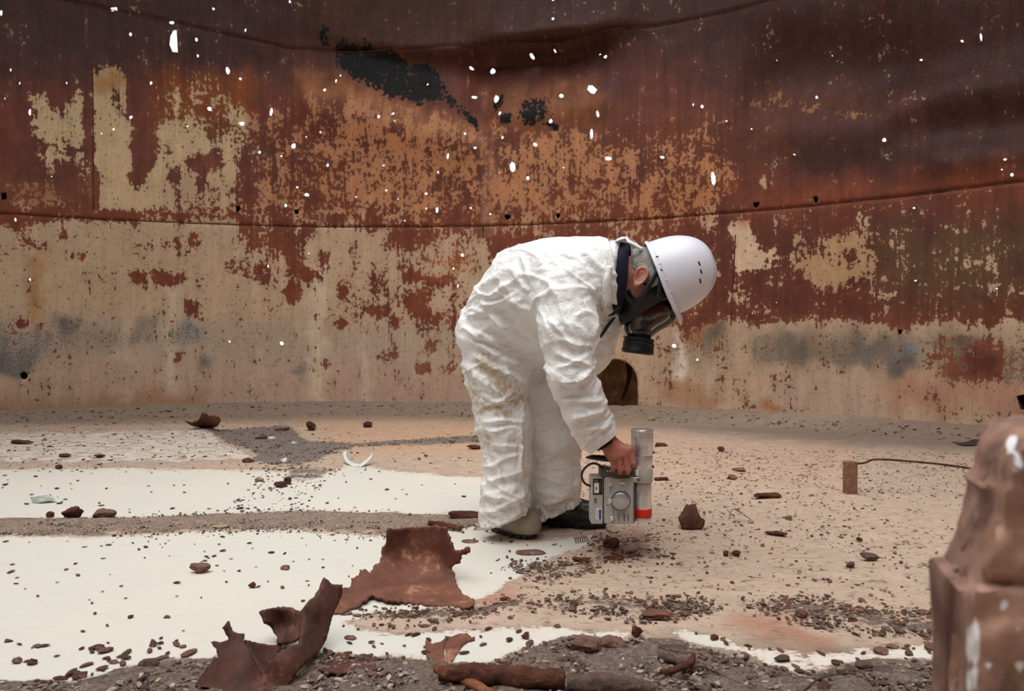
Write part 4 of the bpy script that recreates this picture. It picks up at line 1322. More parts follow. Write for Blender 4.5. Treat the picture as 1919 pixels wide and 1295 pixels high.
def f_head(p):
    d = f_hd(p)
    for s in (-1, 1):
        c = EAR_C.copy()
        if s > 0:
            c[1] = 2 * YH - c[1]
        e = p - c
        a = e @ EAR_U
        fw = np.array([EAR_U[2], 0, -EAR_U[0]])
        b = e @ fw
        y = e[:, 1] + s * -0.25 * b
        ra = np.sqrt((a / 0.038) ** 2 + (b / (0.021 + 0.006 * np.clip(a / 0.03, -1, 1))) ** 2)
        shell = np.sqrt(((ra - 0.86) * 0.026) ** 2 + (y + s * -0.004) ** 2) - 0.0052
        flatp = np.maximum((ra - 0.9) * 0.026, np.abs(y) - 0.003)
        tragus = np.linalg.norm(e - fw * 0.014 + EAR_U * 0.004, axis=1) - 0.006
        inner = np.sqrt(((ra - 0.45) * 0.026) ** 2 + (y + s * -0.002) ** 2) - 0.0038
        lobe = np.linalg.norm(e + EAR_U * 0.031, axis=1) - 0.010
        root = np.linalg.norm(e - fw * 0.006 - np.array([0, -s * 0.014, 0]), axis=1) - 0.016
        ear = smin(smin(smin(shell, flatp, 0.004), inner, 0.003), smin(lobe, tragus, 0.004), 0.005)
        ear = smin(ear, root, 0.008)
        d = smin(d, ear, 0.006)
    return d
lo, hi = prim_bounds(HEAD, 0.03)
V, F = surface_nets(f_head, lo, hi, 0.0034)
V, N = polish(f_head, V, 1)
hx, hy = project(V)
ear_m = np.exp(-(np.linalg.norm(V - EAR_C, axis=1) / 0.03) ** 2)
stub = np.exp(-(((hx - 1207) / 8) ** 2 + ((hy - 532) / 16) ** 2)) * 0.9
inner_ear = np.exp(-(((hx - 1194) / 8) ** 2 + ((hy - 514) / 9) ** 2))
parts.append((V, F, stub, np.clip(0.15 + 0.9 * inner_ear * ear_m, 0, 0.9)))
# the rest of the body under the clothes, down to the boots
INNER = [(a, b, ra * 0.72, rb * 0.72) for a, b, ra, rb in COV] + [(a, b, ra * 0.6, rb * 0.6) for a, b, ra, rb in ARM]
INNER = [(a, b, ra, rb) for a, b, ra, rb in INNER if min(a[2], b[2]) > 0.0]
INNER += [(P(1060, 708, 3.0), P(1035, 725, 2.99), 0.03, 0.02), (P(1035, 725, 2.99), P(1022, 742, 2.985), 0.018, 0.012)]
f_in = field(INNER, 0.03)
def f_in2(p):
    return np.maximum(np.maximum(f_in(p), f_cov(p) + 0.022), -(p[:, 2] - 0.2))
lo, hi = prim_bounds(INNER, 0.01)
V, F = surface_nets(f_in2, lo, hi, 0.016)
parts.append((V, F, np.zeros(len(V)), np.zeros(len(V))))
n0 = 0
VV, FF = [], []
for V, F, a, b in parts:
    VV.append(V)
    FF.append(F + n0)
    n0 += len(V)
body = obj('body', np.concatenate(VV), np.concatenate(FF), M_skin, man,
           attrs={'stubble': ('FLOAT', np.concatenate([p[2] for p in parts])), 'red': ('FLOAT', np.concatenate([p[3] for p in parts]))})
body['label'] = 'ear, cheek, neck and gripping hand'
for s in (-1, 1):
    V, F = lathe(H(1244, 580, s * 0.034), (0.5, 0, -0.86), [(-0.012, 0.002), (-0.008, 0.009), (0, 0.012), (0.008, 0.009), (0.012, 0.002)], 16)
    obj('eye', V, F, M_eye, man)
# hair at the back and above the ear
HAIR = [(H(1205, 495), H(1235, 500), 29 * mh, 34 * mh), (H(1207, 508), H(1235, 508), 43.5 * mh, 44 * mh), (H(1206, 520, 0), H(1214, 535, 0), 40 * mh, 36 * mh)]
f_hair0 = field(HAIR, 0.02)
def f_hair(p):
    x, y = project(p)
    lim = (y - (506 + 0.5 * (x - 1190))) * mh                      # stays above the ear line and forward of the nape
    nape = (1184 - x) * mh
    return np.maximum(np.maximum(f_hair0(p), lim), nape)
lo, hi = prim_bounds(HAIR, 0.01)
V, F = surface_nets(f_hair, lo, hi, 0.005)
V = V + 0.0025 * np.stack([vnoise(V * np.array([60, 90, 140]), k) for k in (1, 2, 3)], -1)
o = obj('hair', V, F, M_hair, man)
o['label'] = 'short grey hair'

# hard hat: shell in its own frame (u = crown, f = front, w = across)
def hard_hat():
    Yc = 2.68
    m = mpp(Yc)
    O = P(1238, 521, Yc)
    f = dir_px((1211, 455), (1262, 590), Yc)
    u = np.array([-f[2], 0, f[0]])
    w = np.array([0, 1.0, 0])
    # the hat turns its crown slightly towards the camera
    ty = math.radians(9)
    u2 = u * math.cos(ty) - w * math.sin(ty)
    w2 = np.cross(f, u2)
    if w2[1] < 0: w2 = -w2
    L, Wd, Hh = 71 * m, 60 * m, 98 * m
    nu, na = 22, 72
    V, F = [], []
    for i in range(nu + 1):
        t = i / nu * (math.pi / 2)
        cu, cr = math.sin(t) ** 0.92, math.cos(t) ** 0.82 if i < nu else 0.0
        for k in range(na):
            a = 2 * math.pi * k / na
            ca, sa = math.cos(a), math.sin(a)
            r = 1.0
            # three ridges running front to back over the crown
            lat = cr * sa
            rid = 0.0
            for c0, w0, h0 in ((0.0, 0.12, 0.030), (0.42, 0.07, 0.026), (-0.42, 0.07, 0.026)):
                rid += h0 * math.exp(-((lat - c0) / w0) ** 4) * (1 if cu > 0.35 else max(0, (cu - 0.2) / 0.15))
            V.append(O + f * (L * cr * ca * (1 + 0.03 * ca)) + w2 * (Wd * cr * sa) + u2 * (Hh * (cu + rid)))
    V = np.array(V)
    for i in range(nu):
        for k in range(na):
            F.append((i * na + k, i * na + (k + 1) % na, (i + 1) * na + (k + 1) % na, (i + 1) * na + k))
    hat = obj('hard_hat', V, F, M_helm, man)
    solidify(hat, 0.0035, 1)
    hat['label'] = 'white plastic hard hat with three vent slots'
    # brim: narrow rim all round, wide peak in front
    Vb, Fb = [], []
    for k in range(na):
        a = 2 * math.pi * k / na
        ca, sa = math.cos(a), math.sin(a)
        pk = max(0.0, ca) ** 3
        wd = 0.008 + 0.036 * pk + 0.004 * max(0, -ca)
        base = O + f * (L * ca * (1 + 0.03 * ca)) + w2 * (Wd * sa)
        d = f * ca + w2 * sa
        drop = -0.006 - 0.004 * pk
        for e, h in ((0.0, 0.012), (wd * 0.5, 0.004 + 0.020 * pk), (wd, drop + 0.020 * pk), (wd * 0.98, drop - 0.004 + 0.020 * pk), (wd * 0.5, -0.004 + 0.012 * pk), (-0.004, -0.004)):
            Vb.append(base + d * e + u2 * h)
    for k in range(na):
        for j in range(5):
            a, b = k * 6 + j, ((k + 1) % na) * 6 + j
            Fb.append((a, b, b + 1, a + 1))
    obj('brim', np.array(Vb), Fb, M_helm, hat)
    def on_dome(cu_t, ang):
        cu, cr = math.sin(cu_t) ** 0.92, math.cos(cu_t) ** 0.82
        ca, sa = math.cos(ang), math.sin(ang)
        p = O + f * (L * cr * ca * (1 + 0.03 * ca)) + w2 * (Wd * cr * sa) + u2 * (Hh * cu)
        n = f * (ca * cr / L) + w2 * (sa * cr / Wd) + u2 * (cu / Hh)
        return p, n / np.linalg.norm(n)
    # place a mark on the near side of the dome where the photo shows it
    def mark(px, py, a, b, ang, h, mat, name):
        best = None
        for t in np.linspace(0.02, 1.5, 110):
            for an in np.linspace(-math.pi, 0.0, 150):
                p, n = on_dome(t, an)
                if n[1] > 0.05:
                    continue
                x, y = project(p[None])
                d = (x[0] - px) ** 2 + (y[0] - py) ** 2
                if best is None or d < best[0]:
                    best = (d, p, n)
        _, p, n = best
        ex = f * math.cos(ang) + u2 * math.sin(ang)
        ex = ex - n * (ex @ n)
        ex /= np.linalg.norm(ex)
        ey = np.cross(n, ex)
        V, F = box(p + n * 0.002, (a, b, h), np.stack([ex, ey, n], 1))
        bevel(obj(name, V, F, mat, hat, smooth=False), min(a, b, h) * 0.3)
    for x, y in ((1309.5, 494.5), (1312.5, 509), (1311.5, 526)):
        mark(x, y, 0.016 if y < 520 else 0.019, 0.006, 0.1, 0.007, M_slot, 'vent_slot')
    mark(1228, 484, 0.006, 0.018, 0.0, 0.006, M_slot, 'rail_slot')
    mark(1230, 497, 0.003, 0.018, 0.0, 0.006, M_helm, 'rail_rib')
    mark(1236, 508, 0.010, 0.006, 0.5, 0.006, M_slot, 'rail_slot')
    mark(1242, 526, 0.003, 0.014, 0.0, 0.006, M_helm, 'rail_rib')
    mark(1254, 546, 0.003, 0.026, 0.15, 0.006, M_helm, 'rail_rib')
    # suspension band at the nape, seen under the rim
    q = []
    for k in range(25):
        a = math.pi * (0.45 + 1.1 * k / 24)
        q.append(O + f * (L * 0.80 * math.cos(a)) + w2 * (Wd * 0.86 * math.sin(a)) - u2 * 0.014)
    V, F = ribbon(q, [u2 * -0.030 + f * 0.004] * 2, 1, 1)
    solidify(obj('head_band', V, F, M_band, hat), 0.004)
    V, F = lathe(O - f * (L * 0.84) - u2 * 0.02, -f, [(-0.004, 0.012), (0.012, 0.016), (0.018, 0.013)], 18)
    obj('ratchet_knob', V, F, M_rubber, hat)
hard_hat()

# full-face respirator
resp = None
SEAL = [(H(1203, 548), H(1238, 548), 40 * mh, 36 * mh), (H(1200, 560), H(1190, 592), 40 * mh, 30 * mh), (H(1232, 552), H(1240, 575), 40 * mh, 34 * mh), (H(1190, 592), H(1198, 612), 26 * mh, 22 * mh)]
f_seal0 = field(SEAL, 0.02)
VIS = [(H(1205, 585), H(1236, 583), 31 * mh, 31 * mh), (H(1203, 600), H(1196, 612), 28 * mh, 26 * mh), (H(1236, 586), H(1212, 612), 26 * mh, 20 * mh)]
f_vis0 = field(VIS, 0.025)
vis_c = H(1206, 572)
vis_n = dir_px((1206, 540), (1225, 600), YH)
SEAL_N = dir_px((1190, 560), (1222, 608), YH)
def f_seal(p):
    d = f_seal0(p)
    d = np.maximum(d, -(f_seal0(p) + 0.008))                        # a rubber skin
    front = plane(p, H(1206, 583), SEAL_N)
    x, y = project(p)
    back = (506 - y + 1.0 * (1204 - x) * 0.9) * mh
    cheek = np.linalg.norm((p - H(1190, 545, -0.085)) * np.array([1, 0.35, 1.0]), axis=1) - 0.026
    keep = np.maximum(np.maximum(d, front), back)
    return np.maximum(keep, -cheek)
lo, hi = prim_bounds(SEAL, 0.01)
V, F = surface_nets(f_seal, lo, hi, 0.0038)
V = relax(V, F, 1, 0.4)
resp = obj('respirator', V, F, M_rubber, man)
resp['label'] = 'black full-face gas mask with clear visor and round filter'
def f_vis(p):
    d = f_vis0(p)
    back = plane(p, H(1204, 580), -SEAL_N)
    return np.maximum(np.maximum(d, -(d + 0.006)), back)
lo, hi = prim_bounds(VIS, 0.01)
V, F = surface_nets(f_vis, lo, hi, 0.0034)
V = relax(V, F, 2, 0.5)
o = obj('visor', V, F, M_visor, resp)
o['label'] = 'clear visor'
# inner nose cup
CUP = [(H(1192, 594), H(1206, 596), 19 * mh, 22 * mh), (H(1206, 598), H(1196, 618), 22 * mh, 14 * mh)]
V, F = surface_nets(field(CUP, 0.02), *prim_bounds(CUP, 0.01), 0.005)
o = obj('nose_cup', V, F, m_plain('grey_silicone', (58, 58, 60), 0.45), resp)
# face-seal rim round the visor
fr_c, fr_n = H(1207, 569), dir_px((1200, 540), (1212, 600), YH)
# connector and filter, hanging down from the mouth
fd = dir_px((1201, 618), (1195, 664), YH)
V, F = lathe(H(1201, 616), fd, [(0, 24 * mh), (6 * mh, 23 * mh), (9 * mh, 21 * mh), (16 * mh, 20.5 * mh), (17 * mh, 16 * mh)], 32)
obj('connector', V, F, M_rubber, resp)
V, F = lathe(H(1198.5, 632), fd, [(0, 24 * mh), (1.5 * mh, 27.5 * mh), (4 * mh, 28 * mh), (7 * mh, 28 * mh), (8 * mh, 27 * mh), (10 * mh, 29 * mh), (22 * mh, 29 * mh), (24 * mh, 30 * mh), (29 * mh, 30 * mh), (31 * mh, 28 * mh), (31.5 * mh, 22 * mh)], 40)
o = obj('filter', V, F, M_filter, resp, sharp=35)
o['label'] = 'black round filter canister'
for pts, r in (([H(1190, 565, -0.098), H(1212, 530, -0.098), H(1228, 500, -0.085), H(1226, 468, -0.05), H(1220, 458, 0)], 0.006),
               ([H(1225, 560, -0.085), H(1230, 520, -0.095), H(1238, 480, -0.07)], 0.007),
               ([H(1180, 570, -0.075), H(1166, 555, -0.085), H(1160, 520, -0.085), H(1168, 490, -0.07)], 0.005)):
    q = smooth_path(pts, 6)
    V, F = tube(q, r, 8)
    V = q[np.arange(len(V)) // 8] + (V - q[np.arange(len(V)) // 8]) * np.array([1.5, 0.5, 1.5])
    obj('strap', V, F, M_rubber, resp)

# boots
def boot(toe, heel, ank, topz, mat, smat, Yb, label, wide=0.046):
    """toe / heel are ground points; the shaft rises at ank"""
    d = toe - heel
    L = np.linalg.norm(d)
    d /= L
    s = np.array([-d[1], d[0], 0])
    b = lambda t, h, w=0: heel + d * (t * L) + s * w + np.array([0, 0, h])
    pr = [(b(0.20, 0.075), b(0.20, topz), 0.050, 0.056), (b(0.16, 0.062), b(0.45, 0.066), 0.044, 0.048), (b(0.45, 0.066), b(0.78, 0.056), wide + 0.002, wide), (b(0.3, 0.10), b(0.55, 0.075), 0.048, 0.044), (b(0.78, 0.056), b(0.86, 0.052), wide, wide - 0.006)]
    f0 = field(pr, 0.03)
    f = lambda p: np.maximum(f0(p), 0.026 - p[:, 2])
    V, F = surface_nets(f, *prim_bounds(pr, 0.008), 0.0048)
    V, N = polish(f0, V, 1)
    V[:, 2] = np.maximum(V[:, 2], 0.024)
    V = V + N * (0.0018 * ridged(V * 24, 71, 2))[:, None]
    o = obj('boot', V, F, mat, man)
    o['label'] = label
    # sole: outline extruded, with a lugged edge
    out = []
    n = 44
    for k in range(n):
        a = 2 * math.pi * k / n
        t = 0.5 - 0.5 * math.cos(a)
        w = (0.040 + 0.012 * sstep(0.35, 0.75, t) - 0.004 * math.exp(-((t - 0.42) / 0.12) ** 2)) * (abs(math.sin(a)) ** 0.55)
        out.append(b(-0.02 + 1.02 * t, 0, math.copysign(w, math.sin(a))))
    out = np.array(out)
    rings = []
    for h, k_, lug in ((0.002, 0.97, 1), (0.016, 1.0, 1), (0.017, 1.03, 0), (0.032, 1.03, 0), (0.036, 0.98, 0)):
        c = out.mean(0)
        q = c + (out - c) * k_
        if lug:
            q = c + (out - c) * (k_ * np.where(np.arange(n) % 3 == 0, 0.90, 1.0))[:, None]
        q = q.copy()
        q[:, 2] = h + (np.where(np.arange(n) % 3 == 0, 0.008, 0) if h < 0.01 else 0)
        rings.append(q)
    V = np.concatenate(rings)
    F = []
    for j in range(4):
        for k in range(n):
            F.append((j * n + k, j * n + (k + 1) % n, (j + 1) * n + (k + 1) % n, (j + 1) * n + k))
    F += [tuple(range(n))[::-1], tuple(4 * n + k for k in range(n))]
    obj('sole', V, F, smat, o, sharp=40)
t1, h1 = G(1000, 1010), G(925, 993)
boot(t1, h1, None, 0.20, M_boot_grey, M_sole, 2.95, 'dusty grey rubber boot with lugged sole', 0.056)
t2, h2 = G(1136, 990), G(1012, 984)
boot(t2, h2, None, 0.22, M_boot_black, M_sole_black, 3.12, 'shiny black rubber boot')
# ------------------------------------------------------------------ the instrument in the hand
M_alu = m_plain('brushed_aluminium', (222, 221, 220), 0.30, 0.72, 0.05, 30, 0.0)
M_alu2 = m_plain('satin_grey_case', (182, 180, 176), 0.45, 0.2, 0.05, 40, 0.03)
M_knob = m_plain('polished_knob', (208, 208, 208), 0.22, 0.85, 0.03, 30, 0.0)
M_dkgrey = m_plain('dark_grey_cover', (98, 98, 100), 0.5, 0.1, 0.08, 30)
M_red = m_plain('red_band', (200, 34, 22), 0.45, 0, 0.04, 20)
M_white = m_plain('white_label', (226, 226, 222), 0.6)
M_black = m_plain('black_gloss', (18, 18, 18), 0.35)
M_blue = m_plain('blue_print', (52, 62, 140), 0.6)
M_print = m_plain('grey_print', (96, 94, 90), 0.7)
def instrument():
    Y0 = 2.64
    m = mpp(Y0)
    root = empty('radiation_meter', P(1165, 980, Y0), 'silver portable instrument with tall metal tube and red band, held in the hand', 'instrument')
    I = lambda px, py, dy=0.0: P(px, py, Y0) + np.array([0, dy, 0])
    def slab(x0, y0, x1, y1, d0, d1, name, mat, parent, bw=0.004, seg=3):
        a, b = I(x0, y1), I(x1, y0)
        c = (a + b) / 2
        V, F = box((c[0], Y0 + (d0 + d1) / 2, c[2]), (b[0] - a[0], d1 - d0, b[2] - a[2]))
        o = obj(name, V, F, mat, parent, smooth=True, sharp=30)
        if bw: bevel(o, bw, seg)
        return o
    case = slab(1132, 894, 1188, 983, 0.0, 0.085, 'case', M_alu2, root, 0.009, 4)
    slab(1134.5, 896.5, 1185.5, 980.5, -0.004, 0.003, 'front_plate', M_alu2, case, 0.0018)
    side = slab(1108, 895, 1130.5, 983, 0.004, 0.085, 'side_module', M_alu2, root, 0.004)
    slab(1130, 896, 1132.5, 982, 0.012, 0.08, 'gasket', M_black, root, 0.001)
    slab(1188, 897, 1191, 982, 0.014, 0.075, 'back_cover', M_dkgrey, root, 0.001)
    # meter window on the side module
    slab(1111.5, 897, 1129, 927, 0.0015, 0.006, 'meter_window', M_black, side, 0.0008)
    slab(1113.5, 905, 1122.5, 924, 0.0003, 0.002, 'meter_scale', M_white, side, 0)
    slab(1116.5, 913, 1118.5, 918, -0.0002, 0.001, 'meter_needle', M_black, side, 0)
    slab(1113, 899, 1121, 903, 0.0003, 0.002, 'meter_print', M_print, side, 0)
    slab(1124.8, 902, 1126.0, 922, 0.0003, 0.002, 'meter_print', M_print, side, 0)
    slab(1114, 934, 1118.5, 943, 0.003, 0.0045, 'label_print', M_print, side, 0)
    slab(1117, 953, 1128, 974, 0.003, 0.0042, 'label', M_white, side, 0)
    slab(1122.5, 955, 1126.8, 973, 0.0022, 0.0032, 'label_print', M_blue, side, 0)
    slab(1119.0, 957, 1119.8, 970, 0.0022, 0.0032, 'label_print', M_print, side, 0)
    # rotary knob
    V, F = lathe(I(1163, 938, -0.004), (-0.12, -1, 0.06), [(0, 16.5 * m), (0.006, 16.5 * m), (0.007, 14.8 * m), (0.026, 14.4 * m), (0.029, 13.2 * m), (0.0295, 8 * m), (0.0295, 0.001)], 40)
    obj('knob', V, F, M_knob, case, sharp=40)
    V, F = lathe(I(1163, 938, -0.0035), (0, -1, 0), [(0, 19 * m), (0.002, 18.5 * m), (0.0022, 4 * m)], 40)
    obj('dial_ring', V, F, M_dkgrey, case, sharp=40)
    for x, y in ((1144.5, 906), (1143, 939), (1147, 971)):
        V, F = lathe(I(x, y, -0.004), (0, -1, 0), [(0, 4.2 * m), (0.004, 4.2 * m), (0.006, 3.2 * m), (0.012, 2.4 * m), (0.013, 0.8 * m)], 18)
        sw = obj('toggle_switch', V, F, M_alu, case, sharp=40)
        V, F = tube([I(x, y, -0.012), I(x - 3, y + 1.5, -0.026)], [0.002, 0.003], 8)
        obj('toggle_lever', V, F, M_alu, sw)
    V, F = box(I(1165, 904.5, -0.006), (11 * m, 0.006, 5 * m))
    bevel(obj('latch', V, F, M_alu, case, smooth=False), 0.001)
    V, F = tube(smooth_path([I(1160, 906, -0.006), I(1160, 913, -0.008), I(1165, 919, -0.009), I(1170, 913, -0.008), I(1170, 906, -0.006)], 5), 0.0012, 6)
    obj('latch_ring', V, F, M_alu, case)
    for pts in ([(1144.5, 910), (1144, 925)], [(1147, 942), (1150, 966)]):
        V, F = tube([I(x, y, -0.0045) for x, y in pts], 0.0008, 5)
        obj('engraved_line', V, F, M_print, case)
    for x, y0, y1 in ((1159, 961, 977), (1169.5, 963, 977), (1177, 963, 977)):
        for k in range(5):
            yy = y0 + (y1 - y0) * k / 5
            slab(x - 1.0, yy, x + 1.0, yy + 2.1, -0.0046, -0.003, 'engraving', M_print, case, 0)
    for dx, dy in ((-7, -8), (-8, -2), (-6, 7)):
        slab(1143 + dx - 1, 939 + dy - 1, 1143 + dx + 1.5, 939 + dy + 1, -0.0046, -0.003, 'engraving', M_print, case, 0)
    # sloping dark lid with three pilot lamps
    a = [I(1126, 880), I(1136, 878), I(1188, 891), I(1188, 895), I(1126, 895)]
    V = np.array([p + np.array([0, d, 0]) for d in (0.008, 0.08) for p in a])
    F = [(0, 1, 2, 3, 4)[::-1], (5, 6, 7, 8, 9)] + [(i, (i + 1) % 5, 5 + (i + 1) % 5, 5 + i) for i in range(5)]
    lid = bevel(obj('lid', V, F, M_dkgrey, root, smooth=False), 0.002)
    for x in (1138.5, 1143.5, 1148.5):
        V, F = lathe(I(x, 883 + (x - 1138) * 0.06, 0.008), (0, -1, 0), [(0, 1.8 * m), (0.003, 1.6 * m), (0.004, 0.6 * m)], 12)
        obj('pilot_lamp', V, F, M_white, lid)
    slab(1127, 876, 1133, 897, 0.02, 0.04, 'cable_gland', M_dkgrey, root, 0.001)
    V, F = tube(smooth_path([I(1132, 893, 0.02), I(1129, 880, 0.012), I(1121, 871, 0.006), I(1110, 869, 0.004), I(1099, 875, 0.004), I(1091, 887, 0.006), I(1092, 900, 0.01), I(1099, 909, 0.015), I(1108, 913, 0.02)], 6), 0.0042, 10)
    o = obj('cable', V, F, m_plain('brown_black_cable', (52, 40, 32), 0.5), root)
    o['label'] = 'dark looped cable'
    # tube: one turned body, bands as parts of their own
    tx, td = 1207.5, 0.045
    ax = lambda py: I(tx, py, td)
    def seg(y0, y1, r, name, mat, x=0.0, n=40):
        pa, pb = I(tx + x, y1, td), I(tx + x, y0, td)
        h = pb[2] - pa[2]
        V, F = lathe(pa, (0, 0, 1), [(0, r * m * 0.97), (0.0015, r * m), (h - 0.0015, r * m), (h, r * m * 0.97)], n)
        return obj(name, V, F, mat, root, sharp=40)
    k = (Y0 + td) / Y0
    seg(807, 856, 20.6 * k, 'tube_head', M_alu)
    seg(808.5, 812, 20.9 * k, 'tube_rim', M_alu)
    seg(856, 882, 19.6 * k, 'tube_sleeve', M_alu, 0)
    seg(881, 907, 19.2 * k, 'tube_clamp', M_alu2, 0.3)
    seg(906, 975, 16.6 * k, 'tube_body', M_alu, 0.8)
    o = seg(957, 974, 17.2 * k, 'red_band', M_red, 0.8)
    o['label'] = 'red band round the lower end of the tube'
    seg(974, 980, 16.9 * k, 'tube_cap', M_alu, 0.8)
    V, F = tube([I(1189.5, 904, 0.02), I(1189.5, 983, 0.02)], 0.0035, 10)
    obj('guide_rod', V, F, M_alu, root)
    slab(1186, 896, 1201, 905, 0.012, 0.05, 'clamp_bracket', M_alu, root, 0.002)
    V, F = lathe(I(1197, 900, 0.012), (0, -1, 0), [(0, 3 * m), (0.004, 3 * m), (0.005, 2 * m)], 14)
    obj('clamp_screw', V, F, M_dkgrey, root)
    slab(1192, 882, 1198, 893, 0.012, 0.03, 'white_tag', M_white, root, 0.001)
    for yy in (849, 876):
        slab(1225, yy, 1229, yy + 4, 0.03, 0.045, 'set_screw', M_black, root, 0.0005)
    # handle: black bar running back from the tube through the fist
    q = smooth_path([I(1192, 864, 0.012), I(1165, 862, 0.0), I(1135, 859, -0.006), I(1112, 856.5, -0.006), I(1097, 857, -0.004)], 6)
    rad = np.interp(np.linspace(0, 1, len(q)), [0, 0.1, 0.6, 0.8, 1], [0.010, 0.012, 0.012, 0.010, 0.0025])
    V, F = tube(q, rad, 14)
    V = q[np.arange(len(V)) // 14] + (V - q[np.arange(len(V)) // 14]) * np.array([1, 1.2, 0.85])
    obj('handle', V, F, M_black, root)
    V, F = tube([I(1187, 866, 0.012), I(1184, 893, 0.03)], 0.006, 10)
    obj('handle_stay', V, F, M_dkgrey, root)
instrument()
# ------------------------------------------------------------------ scrap and debris on the floor
M_plate = m_rust('smooth_brown_rust', (98, 62, 50), (130, 84, 68), (174, 130, 106), 7, 0.5, 0.7, 0.25)
M_scrap = m_rust('dark_brown_rust', (66, 42, 35), (96, 61, 49), (130, 90, 73), 9, 0.35, 0.75, 0.4)
M_flake = m_rust('flake_rust', (76, 56, 49), (108, 82, 71), (140, 110, 97), 24, 0.4, 0.85, 0.5)
M_chunk = m_rust('red_brown_chunk', (66, 39, 31), (102, 62, 48), (142, 94, 74), 22, 0.3, 0.9, 0.8)
M_stone = m_rust('brown_stone', (98, 70, 61), (130, 97, 85), (162, 130, 116), 20, 0.4, 0.9, 0.5)
M_pale = m_plain('pale_paint_chip', (206, 212, 208), 0.6, 0, 0.08, 20)
M_olive = m_plain('olive_brick', (152, 136, 108), 0.9, 0, 0.15, 60, 0.4)
M_orange = m_rust('orange_rod_rust', (110, 68, 46), (144, 92, 64), (172, 120, 88), 26, 0.4, 0.9, 0.8)
M_grey_wood = m_rust('weathered_bark', (78, 62, 56), (110, 88, 78), (140, 116, 102), 18, 0.4, 0.95, 0.9)
M_wire = m_plain('dark_wire', (70, 56, 48), 0.7)
M_post = m_rust('post_rust', (124, 90, 72), (152, 114, 94), (178, 142, 120), 30, 0.6, 0.95, 0.9)

def ground_z(x, y):
    return float(floor_z(np.array([x]), np.array([y]))[0])
def tps(ctrl):
    """smooth depth field through control points (px, py, Y)"""
    c = np.array(ctrl, float)
    n = len(c)
    s = 200.0
    def ker(a, b):
        d = np.hypot(a[:, None, 0] - b[None, :, 0], a[:, None, 1] - b[None, :, 1]) / s
        return d * d * np.log(d + 1e-9)
    A = np.zeros((n + 3, n + 3))
    A[:n, :n] = ker(c, c) + 1e-3 * np.eye(n)
    A[:n, n:] = np.stack([np.ones(n), c[:, 0] / s, c[:, 1] / s], 1)
    A[n:, :n] = A[:n, n:].T
    w = np.linalg.solve(A, np.concatenate([c[:, 2], np.zeros(3)]))
    def f(q):
        q = np.asarray(q, float)
        return ker(q, c) @ w[:n] + np.stack([np.ones(len(q)), q[:, 0] / s, q[:, 1] / s], 1) @ w[n:]
    return f
def sheet(outline, ctrl, step=7, jag=1.6, seed=0, bump_amp=0.004):
    rg = np.random.RandomState(seed)
    pts = []
    n = len(outline)
    for i in range(n):
        a, b = np.array(outline[i], float), np.array(outline[(i + 1) % n], float)
        L = np.linalg.norm(b - a)
        k = max(1, int(L / (step * 0.6)))
        for j in range(k):
            p = a + (b - a) * j / k
            if j:
                nn = np.array([b[1] - a[1], a[0] - b[0]]) / L
                p = p + nn * rg.uniform(-jag, jag)
            pts.append(tuple(p))
    m = len(pts)
    edges = [(i, (i + 1) % m) for i in range(m)]
    xs, ys = [p[0] for p in pts], [p[1] for p in pts]
    gx_, gy_ = np.meshgrid(np.arange(min(xs), max(xs), step), np.arange(min(ys), max(ys), step))
    gx_, gy_ = gx_.ravel() + rg.uniform(-1.5, 1.5, gx_.size), gy_.ravel() + rg.uniform(-1.5, 1.5, gy_.size)
    sd = poly_sd(gx_, gy_, pts)
    k = sd < -step * 0.4
    V2, F = cdt(pts + list(zip(gx_[k], gy_[k])), edges)
    cen = V2[F].mean(1)
    F = F[in_poly(cen[:, 0], cen[:, 1], pts)]
    Y = tps(ctrl)(V2) + bump_amp * fbm(np.stack([V2[:, 0] / 40, V2[:, 1] / 40, 0 * V2[:, 0] + seed], -1), 7, 3)
    V = P(V2[:, 0], V2[:, 1], Y).T
    V[:, 2] = np.maximum(V[:, 2], 0.004)
    return V, F
def sheets(name, parts, mat, label, cat, thick=0.006, group=None):
    Vs, Fs, n = [], [], 0
    for V, F in parts:
        Vs.append(V)
        Fs.append(F + n)
        n += len(V)
    V, F = np.concatenate(Vs), np.concatenate(Fs)
    b = (*V[:, :2].mean(0), 0.0)
    o = obj(name, V, F, mat, None, b)
    solidify(o, thick, 0)
    return tag(o, label, cat, group)

# large torn plate, standing part bent up from a foot that lies on the floor
gY = lambda px, py, z=0.004: float(G(px, py, z)[1])
V, F = sheet([(725, 991), (760, 989), (800, 987), (812, 984), (838, 990), (842, 1005), (850, 1030), (862, 1033), (877, 1024), (880, 1036), (863, 1042), (862, 1056), (850, 1060), (846, 1068), (852, 1075), (856, 1095),
              (868, 1115), (888, 1123), (886, 1136), (865, 1141), (820, 1139), (770, 1131), (745, 1128), (718, 1124), (700, 1116), (690, 1122), (665, 1140), (645, 1150), (625, 1150), (632, 1130), (640, 1105), (655, 1103),
              (658, 1085), (672, 1080), (674, 1068), (687, 1070), (692, 1075), (703, 1058), (714, 1054), (716, 1030), (724, 1012)],
             [(625, 1150, gY(625, 1150)), (660, 1140, gY(660, 1141)), (745, 1128, 2.21), (820, 1139, 2.205), (886, 1130, gY(886, 1136)), (700, 1098, 2.33), (780, 1085, 2.43), (850, 1080, 2.44), (715, 1055, 2.46),
              (780, 1055, 2.52), (858, 1045, 2.42), (725, 992, 2.47), (780, 989, 2.535), (838, 991, 2.44), (877, 1030, 2.38), (760, 1108, 2.34), (830, 1108, 2.35), (650, 1105, 2.30), (780, 1020, 2.54)], 6, 2.2, 1, 0.010)
sheets('torn_plate', [(V, F)], M_plate, 'large torn brown steel plate with one end bent upright', 'scrap metal', 0.007)
